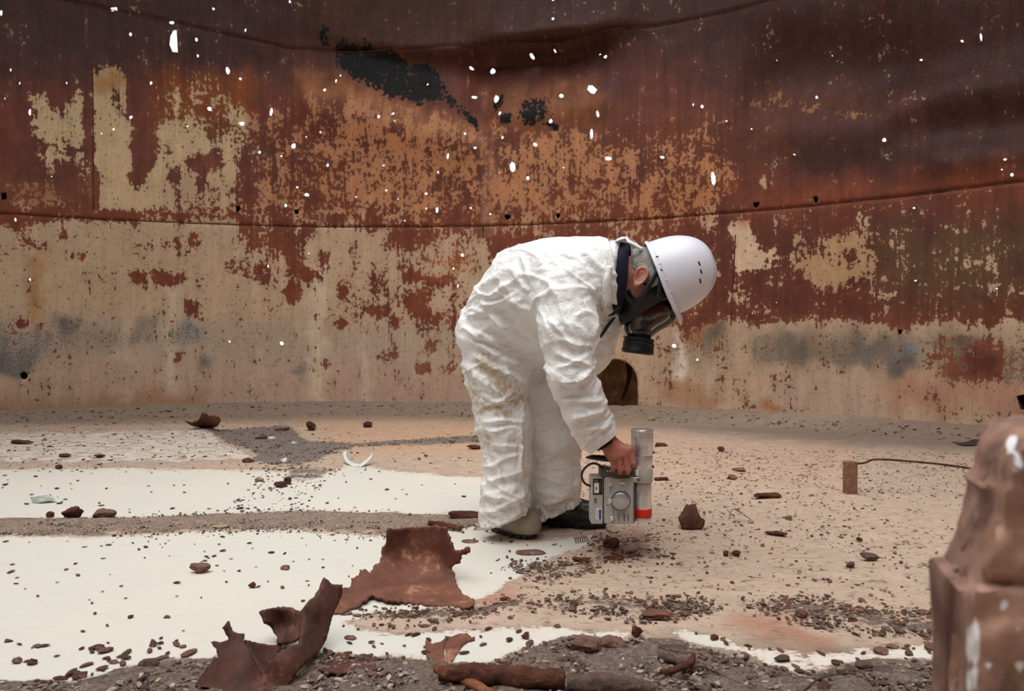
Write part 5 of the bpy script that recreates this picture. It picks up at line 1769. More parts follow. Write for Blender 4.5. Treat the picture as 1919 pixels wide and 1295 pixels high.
# twisted scrap in the lower left corner
S1 = sheet([(366, 1300), (375, 1272), (392, 1248), (400, 1240), (410, 1232), (407, 1218), (396, 1205), (402, 1202), (418, 1204), (430, 1198), (418, 1176), (428, 1164), (434, 1182), (446, 1187), (458, 1188), (456, 1200),
            (464, 1215), (476, 1240), (489, 1263), (497, 1280), (500, 1310), (366, 1312)],
           [(366, 1300, 1.70), (420, 1300, 1.66), (495, 1300, 1.67), (410, 1225, 1.78), (458, 1190, 1.80), (428, 1166, 1.82), (450, 1240, 1.71), (400, 1205, 1.85), (488, 1263, 1.72)], 7, 1.5, 2)
S2 = sheet([(489, 1263), (505, 1240), (520, 1225), (545, 1212), (560, 1208), (562, 1185), (566, 1165), (562, 1146), (575, 1130), (590, 1118), (600, 1098), (606, 1083), (614, 1088), (622, 1096), (641, 1096), (640, 1112), (634, 1130),
            (624, 1150), (616, 1175), (610, 1200), (596, 1225), (570, 1245), (555, 1262), (540, 1290), (540, 1312), (500, 1312)],
           [(500, 1310, 1.67), (540, 1310, 1.68), (489, 1263, 1.72), (530, 1240, 1.70), (560, 1200, 1.78), (600, 1215, 1.84), (568, 1150, 1.86), (606, 1085, 1.97), (640, 1098, 2.00), (620, 1160, 1.93), (590, 1140, 1.88)], 7, 1.3, 3)
S3 = sheet([(486, 1146), (505, 1141), (530, 1137), (548, 1140), (566, 1150), (568, 1175), (562, 1192), (548, 1204), (535, 1208), (518, 1204), (520, 1192), (510, 1176), (496, 1168), (492, 1156)],
           [(488, 1146, 1.92), (530, 1138, 1.98), (566, 1152, 1.90), (562, 1195, 1.86), (530, 1205, 1.90), (530, 1170, 1.99), (500, 1168, 1.92)], 7, 1.4, 4)
S4 = sheet([(458, 1200), (480, 1206), (505, 1210), (530, 1208), (524, 1222), (508, 1240), (490, 1263), (476, 1240), (464, 1216)],
           [(458, 1200, 1.80), (530, 1208, 1.92), (490, 1262, 1.735), (500, 1225, 1.85)], 7, 1.0, 5)
S5 = sheet([(538, 1180), (548, 1172), (560, 1180), (563, 1195), (550, 1204), (532, 1206)], [(538, 1180, 1.84), (562, 1190, 1.80), (532, 1206, 1.82), (550, 1195, 1.79)], 6, 0.8, 6)
S6 = sheet([(366, 1312), (540, 1312), (545, 1340), (520, 1350), (380, 1350)], [(366, 1312, 1.69), (500, 1312, 1.66), (540, 1312, 1.68), (450, 1350, 1.64), (540, 1345, 1.66)], 9, 1, 7)
sheets('twisted_scrap', [S1, S2, S3, S4, S5, S6], M_scrap, 'large twisted dark rusty scrap piece with jagged horns, lower left corner', 'scrap metal', 0.006)
# curled fragments
A = sheet([(797, 1223), (800, 1212), (815, 1206), (832, 1203), (841, 1208), (834, 1212), (832, 1225), (834, 1240), (842, 1246), (836, 1249), (822, 1242), (800, 1234)],
          [(797, 1225, 1.93), (815, 1206, 1.92), (840, 1208, 1.96), (840, 1247, gY(840, 1249)), (800, 1234, gY(800, 1236)), (820, 1228, 1.86)], 5, 0.8, 8)
B = sheet([(834, 1213), (845, 1218), (862, 1216), (876, 1213), (884, 1219), (889, 1216), (889, 1222), (878, 1226), (862, 1240), (842, 1247), (836, 1238)],
          [(834, 1213, 1.98), (884, 1218, 1.97), (842, 1246, gY(842, 1248)), (862, 1238, 1.91), (860, 1222, 1.97)], 5, 0.8, 9)
sheets('curled_fragment', [A, B], M_plate, 'curled rusty fragment with a pale inner face, in front of the torn plate', 'scrap metal', 0.005)
A = sheet([(600, 1258), (612, 1248), (626, 1240), (634, 1230), (660, 1231), (658, 1240), (650, 1250), (668, 1248), (680, 1236), (692, 1232), (702, 1236), (706, 1256), (690, 1258), (670, 1260), (640, 1264)],
          [(600, 1258, gY(600, 1260)), (640, 1231, 1.87), (660, 1232, 1.88), (640, 1262, gY(640, 1265)), (706, 1254, gY(706, 1258)), (692, 1233, 1.86), (660, 1250, 1.83)], 5, 1.0, 10, 0.01)
sheets('curled_fragment', [A], M_scrap, 'low curled rusty strip on gravel beside the twisted scrap', 'scrap metal', 0.006)
A = sheet([(345, 788), (360, 792), (372, 788), (378, 774), (386, 775), (391, 780), (400, 778), (410, 782), (413, 790), (408, 798), (400, 802), (375, 801), (358, 797)],
          [(345, 788, 6.3), (380, 776, 6.4), (410, 782, 6.25), (400, 801, gY(400, 802)), (370, 799, gY(370, 801)), (390, 790, 6.5)], 3, 0.5, 11, 0.03)
sheets('curled_fragment', [A], M_plate, 'rusty double-lobed curl lying near the wall on the left', 'scrap metal', 0.012)
A = sheet([(642, 852), (646, 846), (651, 845), (649, 852), (654, 862), (664, 868), (674, 870), (684, 864), (692, 856), (700, 848), (697, 858), (686, 869), (676, 876), (660, 874), (648, 866)],
          [(645, 850, 4.75), (660, 868, 4.66), (676, 875, gY(676, 876)), (698, 850, 4.72), (650, 866, gY(650, 872))], 3, 0.3, 12)
sheets('paint_curl', [A], M_pale, 'white curled paint shell lying on the sand left of the person', 'debris', 0.006)
A = sheet([(1783, 829), (1800, 830), (1812, 829), (1822, 824), (1836, 824), (1843, 830), (1838, 835), (1826, 835), (1812, 834), (1796, 834)],
          [(1783, 830, 5.65), (1843, 830, 5.62), (1812, 834, gY(1812, 835)), (1830, 824, 5.7)], 3, 0.3, 13)
sheets('dark_strip', [A], m_plain('dark_tar_strip', (52, 44, 40), 0.7, 0, 0.3, 20), 'dark curled strip lying near the wall on the right', 'debris', 0.008)

_ico = {}
def ico(sub):
    if sub in _ico:
        return _ico[sub]
    ph = (1 + 5 ** 0.5) / 2
    V = [(-1, ph, 0), (1, ph, 0), (-1, -ph, 0), (1, -ph, 0), (0, -1, ph), (0, 1, ph), (0, -1, -ph), (0, 1, -ph), (ph, 0, -1), (ph, 0, 1), (-ph, 0, -1), (-ph, 0, 1)]
    V = [np.array(v) / np.linalg.norm(v) for v in V]
    F = [(0, 11, 5), (0, 5, 1), (0, 1, 7), (0, 7, 10), (0, 10, 11), (1, 5, 9), (5, 11, 4), (11, 10, 2), (10, 7, 6), (7, 1, 8), (3, 9, 4), (3, 4, 2), (3, 2, 6), (3, 6, 8), (3, 8, 9), (4, 9, 5), (2, 4, 11), (6, 2, 10), (8, 6, 7), (9, 8, 1)]
    for _ in range(sub):
        c, G_ = {}, []
        def mid(a, b):
            k = (min(a, b), max(a, b))
            if k not in c:
                v = V[a] + V[b]
                V.append(v / np.linalg.norm(v))
                c[k] = len(V) - 1
            return c[k]
        for a, b, d in F:
            x, y, z = mid(a, b), mid(b, d), mid(d, a)
            G_ += [(a, x, z), (b, y, x), (d, z, y), (x, y, z)]
        F = G_
    _ico[sub] = (np.array(V), np.array(F))
    return _ico[sub]
def rock(seed, sub=3, planes=11, noise=0.05, lo=0.62):
    D, F = ico(sub)
    rg = np.random.RandomState(seed)
    Nn = rg.normal(size=(planes, 3))
    Nn /= np.linalg.norm(Nn, axis=1)[:, None]
    hh = rg.uniform(lo, 1.0, planes)
    r = np.full(len(D), 1.25)
    for n, h in zip(Nn, hh):
        dt = D @ n
        r = np.where(dt > 0.05, np.minimum(r, h / np.maximum(dt, 0.05)), r)
    r = r * (1 + noise * fbm(D * 3 + seed, seed, 3))
    V = D * r[:, None]
    lo_, hi_ = V.min(0), V.max(0)
    return (V - (lo_ + hi_) / 2) / (hi_ - lo_), F
def place_rock(name, px, py, w, h, mat, label, cat='debris', seed=0, depth=None, tilt=0.0, noise=0.12, planes=11, lo=0.62, group=None, sub=3):
    """px, py: middle of the foot in the photo; w, h: size in pixels there"""
    g = G(px, py)
    m = mpp(g[1])
    V, F = rock(seed, sub, planes, noise, lo)
    dp = w * m * (0.7 if depth is None else depth)
    V = V * np.array([w * m, dp, h * m * 1.05])
    c, s = math.cos(tilt), math.sin(tilt)
    V = V @ np.array([[c, 0, -s], [0, 1, 0], [s, 0, c]]).T
    zz = ground_z(g[0], g[1] + dp * 0.4)
    V = V + np.array([g[0], g[1] + dp * 0.4, zz - V[:, 2].min() - 0.004])
    o = obj(name, V, F, mat, None, (g[0], g[1] + dp * 0.4, zz), sharp=30)
    return tag(o, label, cat, group)
# a standing shard with a spike, right of the instrument
S_ = sheet([(1276, 982), (1274, 972), (1281, 962), (1284, 952), (1289, 948), (1291, 951), (1296, 949), (1303, 949), (1306, 958), (1310, 970), (1318, 976), (1318, 984), (1314, 991), (1298, 992), (1279, 991)],
           [(1276, 982, 3.10), (1318, 984, 3.09), (1298, 992, gY(1298, 993)), (1295, 950, 3.20), (1290, 970, 3.08), (1279, 991, gY(1279, 992))], 4, 0.8, 20, 0.02)
sheets('rust_shard', [S_], M_chunk, 'dark rust shard standing upright right of the instrument', 'scrap metal', 0.02)
ROCKS = [
    ('rust_chunk', 130, 976, 34, 25, M_chunk, 'red-brown lump on the left edge of the gravel band', 0.8), ('rust_block', 91, 971, 16, 11, M_chunk, 'small brown block beside the pale angular piece at far left', 0.8),
    ('pale_block', 75, 943, 46, 17, M_pale, 'pale bluish angular piece lying on cream floor at far left', 0.6), ('flat_stone', 190, 974, 44, 18, M_stone, 'flat grey-brown flake beside the red-brown lump', 0.7),
    ('olive_brick', 408, 992, 38, 9, M_olive, 'olive-tan brick fragment on the edge of the gravel band', 0.5), ('rust_chunk', 524, 914, 26, 12, M_chunk, 'twisted brown bit on cream floor left of the person', 0.7),
    ('rust_chunk', 538, 909, 14, 15, M_chunk, 'small upright brown knob next to the twisted bit', 0.8), ('pale_stone', 483, 903, 16, 9, M_olive, 'little tan stone left of the twisted brown bit', 0.8),
    ('pale_stone', 530, 868, 15, 9, M_pale, 'small white chip on the grey gravel patch, nearest the front', 0.8), ('pale_stone', 550, 834, 11, 6, M_pale, 'small white chip in the middle of the grey gravel patch', 0.8),
    ('pale_stone', 508, 824, 16, 6, M_pale, 'white chip on the grey gravel patch, farthest left', 0.8),
    ('dark_bark', 488, 825, 24, 8, M_scrap, 'dark flat piece on the grey gravel near the wall', 0.5), ('rust_chunk', 581, 807, 20, 17, M_chunk, 'triangular brown lump near the wall left of centre', 0.8),
    ('rust_chunk', 688, 802, 20, 12, M_chunk, 'small wedge-shaped brown lump near the wall', 0.8), ('thin_curl', 526, 809, 30, 8, M_scrap, 'thin curved strip near the wall beside the triangular lump', 0.4),
    ('rust_stick', 891, 842, 36, 8, M_chunk, 'rusty stick on the sand just behind the leg', 0.3), ('rust_log', 872, 975, 64, 17, M_chunk, 'crusted rust log beside the near boot', 0.35),
    ('rust_chunk', 1240, 838, 26, 8, M_chunk, 'flat brown chip right of the metal tube top', 0.6), ('rust_chunk', 1240, 902, 28, 8, M_chunk, 'flat dark chip right of the metal tube middle', 0.6),
    ('rust_chunk', 1352, 845, 14, 10, M_chunk, 'tiny pointed lump on the far sand behind the shard', 0.8), ('rust_chunk', 1386, 882, 26, 7, M_stone, 'flat flake on the far sand, behind the long curved chunk', 0.6),
    ('rust_chunk', 1374, 899, 18, 10, M_stone, 'rounded flake just in front of the flat far flake', 0.8), ('rust_chunk', 1441, 936, 56, 12, M_chunk, 'long curved rust chunk on the sand at mid right', 0.35),
    ('rust_chunk', 1457, 1006, 46, 11, M_chunk, 'flat brown slab on the sand in front of the long curved chunk', 0.45), ('rust_chunk', 1480, 975, 14, 10, M_stone, 'round brown pebble behind the flat brown slab', 0.9),
    ('rust_chunk', 1362, 1043, 12, 10, M_chunk, 'small pointed dark lump in the middle of the right sand', 0.8), ('rust_chunk', 1382, 1042, 18, 9, M_chunk, 'small dark lump right of the pointed one', 0.8),
    ('rust_chunk', 1147, 1030, 34, 20, M_chunk, 'dark crumbly rust heap below the instrument', 0.8), ('rust_chunk', 1152, 1053, 36, 12, M_chunk, 'dark jagged flake in front of the crumbly heap', 0.6),
    ('rust_chunk', 1090, 1056, 36, 10, M_chunk, 'flat reddish flake on the cream edge in front of the boots', 0.6), ('flat_stone', 995, 1040, 58, 6, M_stone, 'flat tan crust flake in front of the grey boot', 0.6),
    ('flat_stone', 880, 1017, 34, 4, M_stone, 'thin tan flake left of the grey boot', 0.6),
    ('rock', 370, 1076, 40, 19, M_stone, 'brown rock alone on the cream floor at left', 0.6), ('rust_chunk', 471, 1103, 15, 12, M_chunk, 'small curled brown chip on cream floor near the twisted scrap', 0.8),
    ('rust_chunk', 532, 1068, 18, 9, M_stone, 'small dark chip between the brown rock and the torn plate', 0.8),
    ('rock', 1098, 1232, 58, 32, M_stone, 'brick-shaped reddish stone on the front gravel', 0.7), ('rock', 1150, 1222, 52, 26, M_stone, 'reddish stone right behind the brick-shaped one', 0.6),
    ('rock', 1195, 1197, 22, 22, M_chunk, 'round dark knob standing on the front gravel edge', 0.9), ('plate_piece', 1232, 1162, 56, 16, M_plate, 'flat rectangular rust plate on the sand at front right of centre', 0.5),
    ('rock', 984, 1200, 17, 10, M_chunk, 'small red-brown pebble alone on cream floor in front', 0.8), ('rock', 1045, 1178, 14, 8, M_stone, 'small brown pebble behind the lone red-brown one', 0.8),
    ('rock', 1340, 1200, 17, 10, M_chunk, 'dark red pebble on the white patch at front right', 0.9), ('rock', 1356, 1201, 11, 8, M_stone, 'small orange pebble touching the dark red one', 0.8),
    ('rock', 1654, 1226, 30, 13, M_stone, 'flat reddish pebble on the white strip near the foreground steel', 0.8), ('rock', 1706, 1228, 15, 11, M_grey_wood, 'small grey pebble on the white strip near the foreground steel', 0.9),
    ('rock', 1676, 1215, 26, 7, M_stone, 'thin flake behind the flat reddish pebble', 0.6), ('rock', 1745, 1219, 22, 14, M_stone, 'brown flake beside the blurred foreground steel', 0.7), ('rock', 1622, 1256, 34, 18, M_grey_wood, 'grey stone on gravel in front of the white strip', 0.7),
    ('rock', 1660, 1262, 36, 13, M_grey_wood, 'flat grey slab right of the grey stone', 0.8), ('rock', 1505, 1160, 28, 18, M_stone, 'brown rock in the crumbly band at right', 0.8), ('rock', 1735, 1155, 28, 9, M_stone, 'flat reddish flake at the right end of the crumbly band', 0.7),
    ('rock', 1602, 1170, 26, 12, M_chunk, 'reddish lump in the crumbly band at right', 0.8), ('rock', 1617, 1132, 15, 9, M_stone, 'reddish flake above the crumbly band at right', 0.8),
    ('rock', 1597, 1068, 16, 14, M_grey_wood, 'small upright grey lump on the right sand', 0.8), ('rock', 1633, 1052, 32, 14, M_grey_wood, 'flat grey lump on the right sand, larger of two', 0.8), ('rock', 1613, 1012, 12, 9, M_chunk, 'tiny brown chip on the right sand near the post', 0.8),
    ('rust_block', 118, 857, 22, 7, M_chunk, 'small brown brick bit at far left, larger one', 0.7), ('rust_block', 182, 858, 22, 7, M_chunk, 'small brown brick bit at far left, right-hand one', 0.7), ('rust_curl', 38, 834, 44, 9, M_chunk, 'curved rusty sliver at the far left edge', 0.3),
    ('rust_block', 108, 878, 15, 9, M_chunk, 'small reddish lump on the far left cream floor', 0.8), ('rust_chunk', 462, 869, 26, 9, M_chunk, 'reddish lump on the left edge of the grey gravel patch', 0.7),
    ('rock', 285, 1212, 14, 16, M_stone, 'upright pebble left of the twisted scrap', 0.8), ('rock', 340, 1214, 14, 7, M_stone, 'low pebble just left of the twisted scrap', 0.8), ('rock', 28, 1243, 17, 12, M_stone, 'pale brown pebble at the lower left edge', 0.9),
    ('rock', 56, 1246, 20, 12, M_chunk, 'dark pebble at the lower left edge', 0.9), ('rock', 275, 1252, 40, 17, M_grey_wood, 'flat dark stone on the gravel edge left of the twisted scrap', 0.6), ('rock', 180, 1218, 34, 9, M_grey_wood, 'long dark flake at lower left', 0.4),
    ('rock', 200, 1222, 18, 11, M_stone, 'brown pebble beside the long dark flake', 0.8), ('rock', 228, 1248, 12, 12, M_stone, 'small blocky pebble at lower left', 0.8), ('rock', 212, 1243, 20, 8, M_stone, 'small elongated pebble at lower left', 0.5),
    ('rock', 148, 1270, 26, 14, M_stone, 'elongated brown stone at the lower left gravel edge', 0.5), ('rock', 13, 1204, 16, 7, M_grey_wood, 'dark flake at the left picture edge', 0.6),
    ('rock', 243, 1160, 11, 7, M_chunk, 'small dark chip in the stained spot on cream floor', 0.8), ('rock', 655, 1200, 24, 8, M_stone, 'small flake on cream floor in front of the torn plate', 0.7), ('rock', 610, 1226, 12, 14, M_stone, 'small upright pebble near the tip of the twisted scrap', 0.8),
    ('rock', 945, 1128, 18, 9, M_chunk, 'reddish chip right of the torn plate foot', 0.7), ('rock', 1290, 1232, 36, 10, M_grey_wood, 'dark broken piece lying on the front gravel', 0.5),
    ('bark_log', 1260, 1224, 58, 15, M_grey_wood, 'short dark log with blunt end on the front gravel', 0.4),
]
for i, (nm, a, b, w, h, mat, lab, dp) in enumerate(ROCKS):
    place_rock(nm, a, b, w, h, mat, lab, 'stone' if nm in ('rock', 'flat_stone', 'pale_stone') else 'debris', 100 + i, dp, noise=0.25 if mat is M_chunk else 0.12)
# thin angle lying behind the torn plate
def rods(name, pts, r, mat, label, cat, wob=0.25, n=10, seed=0, flat=None):
    q = smooth_path([np.array(p) for p in pts], 7 if wob < 0.33 else 22)
    if wob >= 0.33: n = 22
    rad = np.interp(np.linspace(0, 1, len(q)), np.linspace(0, 1, len(r)), r) if not np.isscalar(r) else np.full(len(q), r)
    V, F = tube(q, rad, n, True, wob * (0.3 if wob >= 0.33 else 1), seed)
    if wob >= 0.33:
        ce = q[np.arange(len(V)) // n]
        V = ce + (V - ce) * (1 + 0.45 * ridged(V * np.array([38, 60, 60]), 90 + seed, 3) * 0.6 + 0.25 * fbm(V * 18, 95 + seed, 2))[:, None]
    elif wob:
        V = V + (rad.max() * wob * 0.6) * np.stack([fbm(V * 40, 60 + k, 3) for k in range(3)], -1)
    V[:, 2] += max(0, 0.002 - V[:, 2].min())
    b = (*V[:, :2].mean(0), 0)
    return tag(obj(name, V, F, mat, None, b), label, cat)
def on_floor(px, py, lift):
    g = G(px, py, lift)
    return g
rods('rusty_angle', [on_floor(802, 982, 0.02), on_floor(830, 986, 0.012), on_floor(864, 992, 0.008)], [0.010, 0.012, 0.010], M_chunk, 'thin rusty bar lying behind the torn plate', 'scrap metal', 0.3)
rods('rusty_pipe', [on_floor(822, 1262, 0.03), on_floor(900, 1262, 0.03), on_floor(980, 1268, 0.03), on_floor(1058, 1274, 0.03)], [0.016, 0.019, 0.021, 0.018], M_chunk, 'thick rust-crusted pipe lying across the front gravel', 'pipe', 0.35, 14, 1)
rods('bark_log', [on_floor(1064, 1282, 0.025), on_floor(1110, 1284, 0.027), on_floor(1180, 1288, 0.022), on_floor(1225, 1290, 0.016)], [0.018, 0.021, 0.018, 0.010], M_grey_wood, 'greyish broken log continuing the rusty pipe to the right', 'log', 0.35, 14, 2)
rods('orange_rod', [P(818, 1260, 1.755), P(850, 1272, 1.72), P(885, 1290, 1.68), P(930, 1315, 1.62)], [0.012, 0.012, 0.012, 0.012], M_orange, 'orange rusty rod slanting towards the bottom edge', 'rod', 0.2, 12, 3)
rods('thin_wire', [on_floor(1500, 1300, 0.005), on_floor(1535, 1272, 0.01), on_floor(1580, 1262, 0.012), on_floor(1605, 1264, 0.006)], 0.0022, M_wire, 'thin curved wire on the gravel at front right', 'wire', 0, 6)
rods('thin_wire', [on_floor(1290, 1258, 0.005), on_floor(1312, 1249, 0.012), on_floor(1345, 1262, 0.008), on_floor(1410, 1292, 0.004)], 0.0024, M_chunk, 'thin rusty wire on the gravel beside the short dark log', 'wire', 0, 6)
rods('bent_wire', [on_floor(1366, 974, 0.004), P(1371, 957, 3.22), P(1384, 958, 3.23), on_floor(1412, 979, 0.006), on_floor(1402, 980, 0.004)], 0.0016, M_wire, 'thin bent wire loop on the sand right of the dark shard', 'wire', 0, 6)
sp = []
for k in range(60):
    t = k / 59
    g = G(1076 + 26 * t, 1012 - 3 * t, 0.012)
    sp.append(g + np.array([0, 0.010 * math.cos(t * 38), 0.010 * math.sin(t * 38)]))
V, F = tube(sp, 0.0014, 6)
tag(obj('coil_spring', V, F, M_wire, None, (*G(1089, 1012)[:2], 0)), 'small wire coil lying in front of the black boot', 'spring')
rods('white_stick', [on_floor(1143, 1290, 0.01), on_floor(1147, 1268, 0.02)], 0.004, M_pale, 'small white splinter on the front gravel', 'debris', 0.1, 8)
rods('broken_branch', [on_floor(1240, 1262, 0.012), on_floor(1290, 1245, 0.02), on_floor(1300, 1225, 0.02)], [0.007, 0.008, 0.005], M_chunk, 'crooked rusty stick leaning beside the short dark log', 'stick', 0.35, 10, 8)
rods('gravel_stick', [on_floor(1235, 1232, 0.01), on_floor(1270, 1240, 0.012), on_floor(1285, 1242, 0.01)], 0.010, M_grey_wood, 'dark stick under the short dark log', 'stick', 0.3, 8, 9)

# post stump with the bent bar
pb = G(1598, 927)
m = mpp(pb[1])
post = empty('post_stump', (pb[0], pb[1], 0), 'short square rusty post stump with a bent bar, standing at right', 'post')
V, F = box((pb[0], pb[1] + 0.03, 29.5 * m), (21 * m, 0.05, 60 * m + 0.01))
o = obj('post', V, F, M_post, post, smooth=False)
bevel(o, 0.004)
q = smooth_path([P(1606, 869, 3.87), P(1622, 867, 3.87), P(1641, 861, 3.86), P(1700, 864, 3.8), P(1770, 871, 3.75), P(1832, 881, 3.7), P(1856, 894, 3.68), P(1866, 918, 3.66), P(1870, 955, 3.65), P(1871, 990, 3.65)], 6)
q[:, 2] = np.maximum(q[:, 2], 0.004)
V, F = tube(q, 0.0055, 8, wob=0.2)
o = obj('bent_bar', V, F, M_chunk, post)
o['label'] = 'thin bent rusty bar'

# blurred torn steel close to the camera on the right
def m_fore():
    t = NT('torn_steel')
    co = t.coord()
    a = t.noise(co, 16, 6, 0.6)
    b = t.noise(t.coord((1, 1, 0.5)), 26, 5, 0.6)
    c = t.mix(t.mr(a, 0.35, 0.65), tuple(lin((98, 70, 64))), tuple(lin((172, 134, 116))))
    c = t.mix(t.mr(b, 0.52, 0.66, 0, 0.6), c, tuple(lin((172, 128, 96))))
    sp_ = t.attr('white').outputs['Fac']
    c = t.mix(t.mr(t.math('ADD', sp_, t.math('MULTIPLY', t.math('SUBTRACT', b, 0.5), 1.2)), 0.35, 0.6), c, tuple(lin((236, 234, 238))))
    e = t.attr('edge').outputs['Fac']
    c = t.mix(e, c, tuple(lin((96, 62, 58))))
    return t.done(c, 0.6, 0, t.bump(a, 0.5, 0.01), 0.4)
def fore():
    Y0 = 0.60
    front = [(1768, 1090), (1775, 1082), (1800, 1080), (1820, 1040), (1838, 985), (1848, 930), (1840, 915), (1862, 893), (1870, 850), (1893, 812), (1906, 800), (1960, 790), (2060, 800), (2100, 1000), (2120, 2350), (1785, 2350), (1775, 1300), (1772, 1180)]
    q = []
    n = len(front)
    rg = np.random.RandomState(3)
    for i in range(n):
        a, b = np.array(front[i], float), np.array(front[(i + 1) % n], float)
        k = max(1, int(np.linalg.norm(b - a) / 14)) if i < 12 else max(1, int(np.linalg.norm(b - a) / 60))
        for j in range(k):
            q.append(tuple(a + (b - a) * j / k + (rg.uniform(-2, 2, 2) if j else 0)))
    m_ = len(q)
    xs, ys = np.array(q)[:, 0], np.array(q)[:, 1]
    gx_, gy_ = np.meshgrid(np.arange(1770, 2120, 14), np.concatenate([np.arange(800, 1340, 14), np.arange(1340, 2340, 60)]))
    gx_, gy_ = gx_.ravel() + rg.uniform(-2, 2, gx_.size), gy_.ravel() + rg.uniform(-2, 2, gy_.size)
    k = poly_sd(gx_, gy_, q) < -5
    V2, F = cdt(q + list(zip(gx_[k], gy_[k])), [(i, (i + 1) % m_) for i in range(m_)])
    cen = V2[F].mean(1)
    F = F[in_poly(cen[:, 0], cen[:, 1], q)]
    d = poly_sd(V2[:, 0], V2[:, 1], q)
    x, y = V2[:, 0], V2[:, 1]
    # a thick torn section: front skin bows towards the camera, the left return runs away from it
    ridge = sstep(1800, 1825, x) * sstep(1080, 1110, y)
    Y = Y0 + 0.05 - 0.05 * sstep(0, 40, -d) + 0.03 * (1 - ridge) * sstep(1060, 1120, y) + 0.012 * fbm(np.stack([x / 60, y / 60, 0 * x], -1), 5, 3)
    V = P(x, y, Y).T
    white = np.zeros(len(x))
    for a, b, rx, ry in ((1822, 1210, 13, 50), (1820, 1275, 12, 36), (1895, 830, 9, 9), (1880, 1130, 6, 8), (1850, 1250, 6, 10), (1908, 865, 12, 14), (1900, 845, 8, 8), (1905, 1185, 7, 10), (1858, 1085, 8, 8), (1912, 1250, 8, 10), (1905, 1215, 6, 6)):
        white = np.maximum(white, np.exp(-((x - a) / rx) ** 2 - ((y - b) / ry) ** 2))
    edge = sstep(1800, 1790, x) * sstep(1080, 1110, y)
    V[:, 2] = np.maximum(V[:, 2], 0.0)
    n0 = len(V)
    B = V + np.array([0.02, 0.06, 0.0])
    rim = list(range(m_))
    # boundary vertices come first in the triangulation
    F2 = [tuple(f) for f in F] + [tuple(int(i) + n0 for i in f[::-1]) for f in F]
    cnt = {}
    for f in F:
        for i in range(3):
            e = (int(f[i]), int(f[(i + 1) % 3]))
            cnt[e] = cnt.get(e, 0) + 1
    for (a, b) in list(cnt):
        if (b, a) not in cnt:
            F2.append((b, a, a + n0, b + n0))
    VV = np.concatenate([V, B])
    o = obj('torn_steel_section', VV, F2, m_fore(), None, (*VV[VV[:, 2] < 0.05][:, :2].mean(0), 0), sharp=50,
            attrs={'white': ('FLOAT', np.concatenate([white, 0 * white])), 'edge': ('FLOAT', np.concatenate([edge, 0 * edge]))})
    tag(o, 'blurred torn rusty steel section close by at the right edge', 'scrap metal')
fore()

# ------------------------------------------------------------------ crumbs: the larger ones singly, the finest as stuff
M_chip = None
def m_chip():
    t = NT('rust_crumbs')
    c = t.attr('chip_col').outputs['Color']
    nz = t.noise(t.coord(), 90, 3)
    return t.done(t.mix(1.0, c, t.grey(t.mr(nz, 0.3, 0.7, 0.75, 1.25)), 'MULTIPLY'), 0.9, 0, None, 0.2)
M_chip = m_chip()
rg = np.random.RandomState(12)
CREAM_POLYS = [c[0] for c in CREAM]
def sample(n, poly, dens=None):
    """n ground points inside a pixel polygon, evenly over the real floor area"""
    q = np.array(poly, float)
    g = np.array([G(a, max(b, 700)) for a, b in np.clip(q, [-150, 0], [2070, 1400])])
    x0, x1, y0, y1 = g[:, 0].min(), g[:, 0].max(), g[:, 1].min(), g[:, 1].max()
    out = []
    tot = 0
    while tot < n:
        c = np.stack([rg.uniform(x0, x1, 4000), rg.uniform(y0, y1, 4000), np.zeros(4000)], -1)
        a, b = project(c)
        k = in_poly(a, b, poly) & (a > -60) & (a < 1980) & (np.hypot(c[:, 0] - CX, c[:, 1] - CY) < R - 0.1)
        out.append(c[k])
        tot += k.sum()
    return np.concatenate(out)[:n]
protos = [rock(900 + i, 1, 7, 0.1) for i in range(8)]
def chips(name, pts, smin_, smax, flat, cols, label, emb=0.3):
    n = len(pts)
    Vs, Fs, Cs = [], [], []
    nv = 0
    s = smin_ + (smax - smin_) * rg.rand(n) ** 2.2
    zs = floor_z(pts[:, 0], pts[:, 1])
    for i in range(n):
        V, F = protos[rg.randint(8)]
        a = rg.rand() * 6.28
        h = rg.uniform(*flat)
        c, si = math.cos(a), math.sin(a)
        W_ = V * np.array([s[i] * rg.uniform(0.8, 1.5), s[i] * rg.uniform(0.5, 0.9), s[i] * h])
        W_ = W_ @ np.array([[c, -si, 0], [si, c, 0], [0, 0, 1]]).T
        W_[:, 2] += W_[:, 0] * rg.uniform(-0.25, 0.25)
        Vs.append(W_ + np.array([pts[i, 0], pts[i, 1], zs[i] + pts[i, 2] + s[i] * h * (0.5 - emb)]))
        Fs.append(F + nv)
        Cs.append(np.tile(lin(cols[rg.randint(len(cols))]) * rg.uniform(0.7, 1.25), (len(V), 1)))
        nv += len(V)
    o = obj(name, np.concatenate(Vs), np.concatenate(Fs), M_chip, None, (0, 0, 0), smooth=False, attrs={'chip_col': ('FLOAT_COLOR', np.concatenate(Cs))})
    return tag(o, label, 'gravel', None, 'stuff')
C_DARK = [(86, 66, 58), (100, 78, 69), (76, 60, 54), (116, 86, 74), (108, 90, 80)]
C_GREY = [(138, 124, 113), (122, 108, 98), (106, 92, 85), (152, 138, 126), (94, 78, 70), (110, 84, 72)]
C_MIX = C_DARK + C_GREY + [(176, 156, 140), (142, 134, 124)]
ALL = [(-60, 800), (1980, 800), (1980, 1330), (-60, 1330)]
p = sample(9500, GRAVEL[3][0])
p[:, 2] = 0.006 * rg.rand(len(p))
chips('gravel', p, 0.0035, 0.019, (0.25, 0.6), C_MIX, 'coarse gravel and rust crumbs along the front edge')
p = sample(3600, GRAVEL[0][0])
chips('gravel', p, 0.004, 0.012, (0.4, 0.9), C_GREY, 'gravel band across the cream floor at left', 0.1)
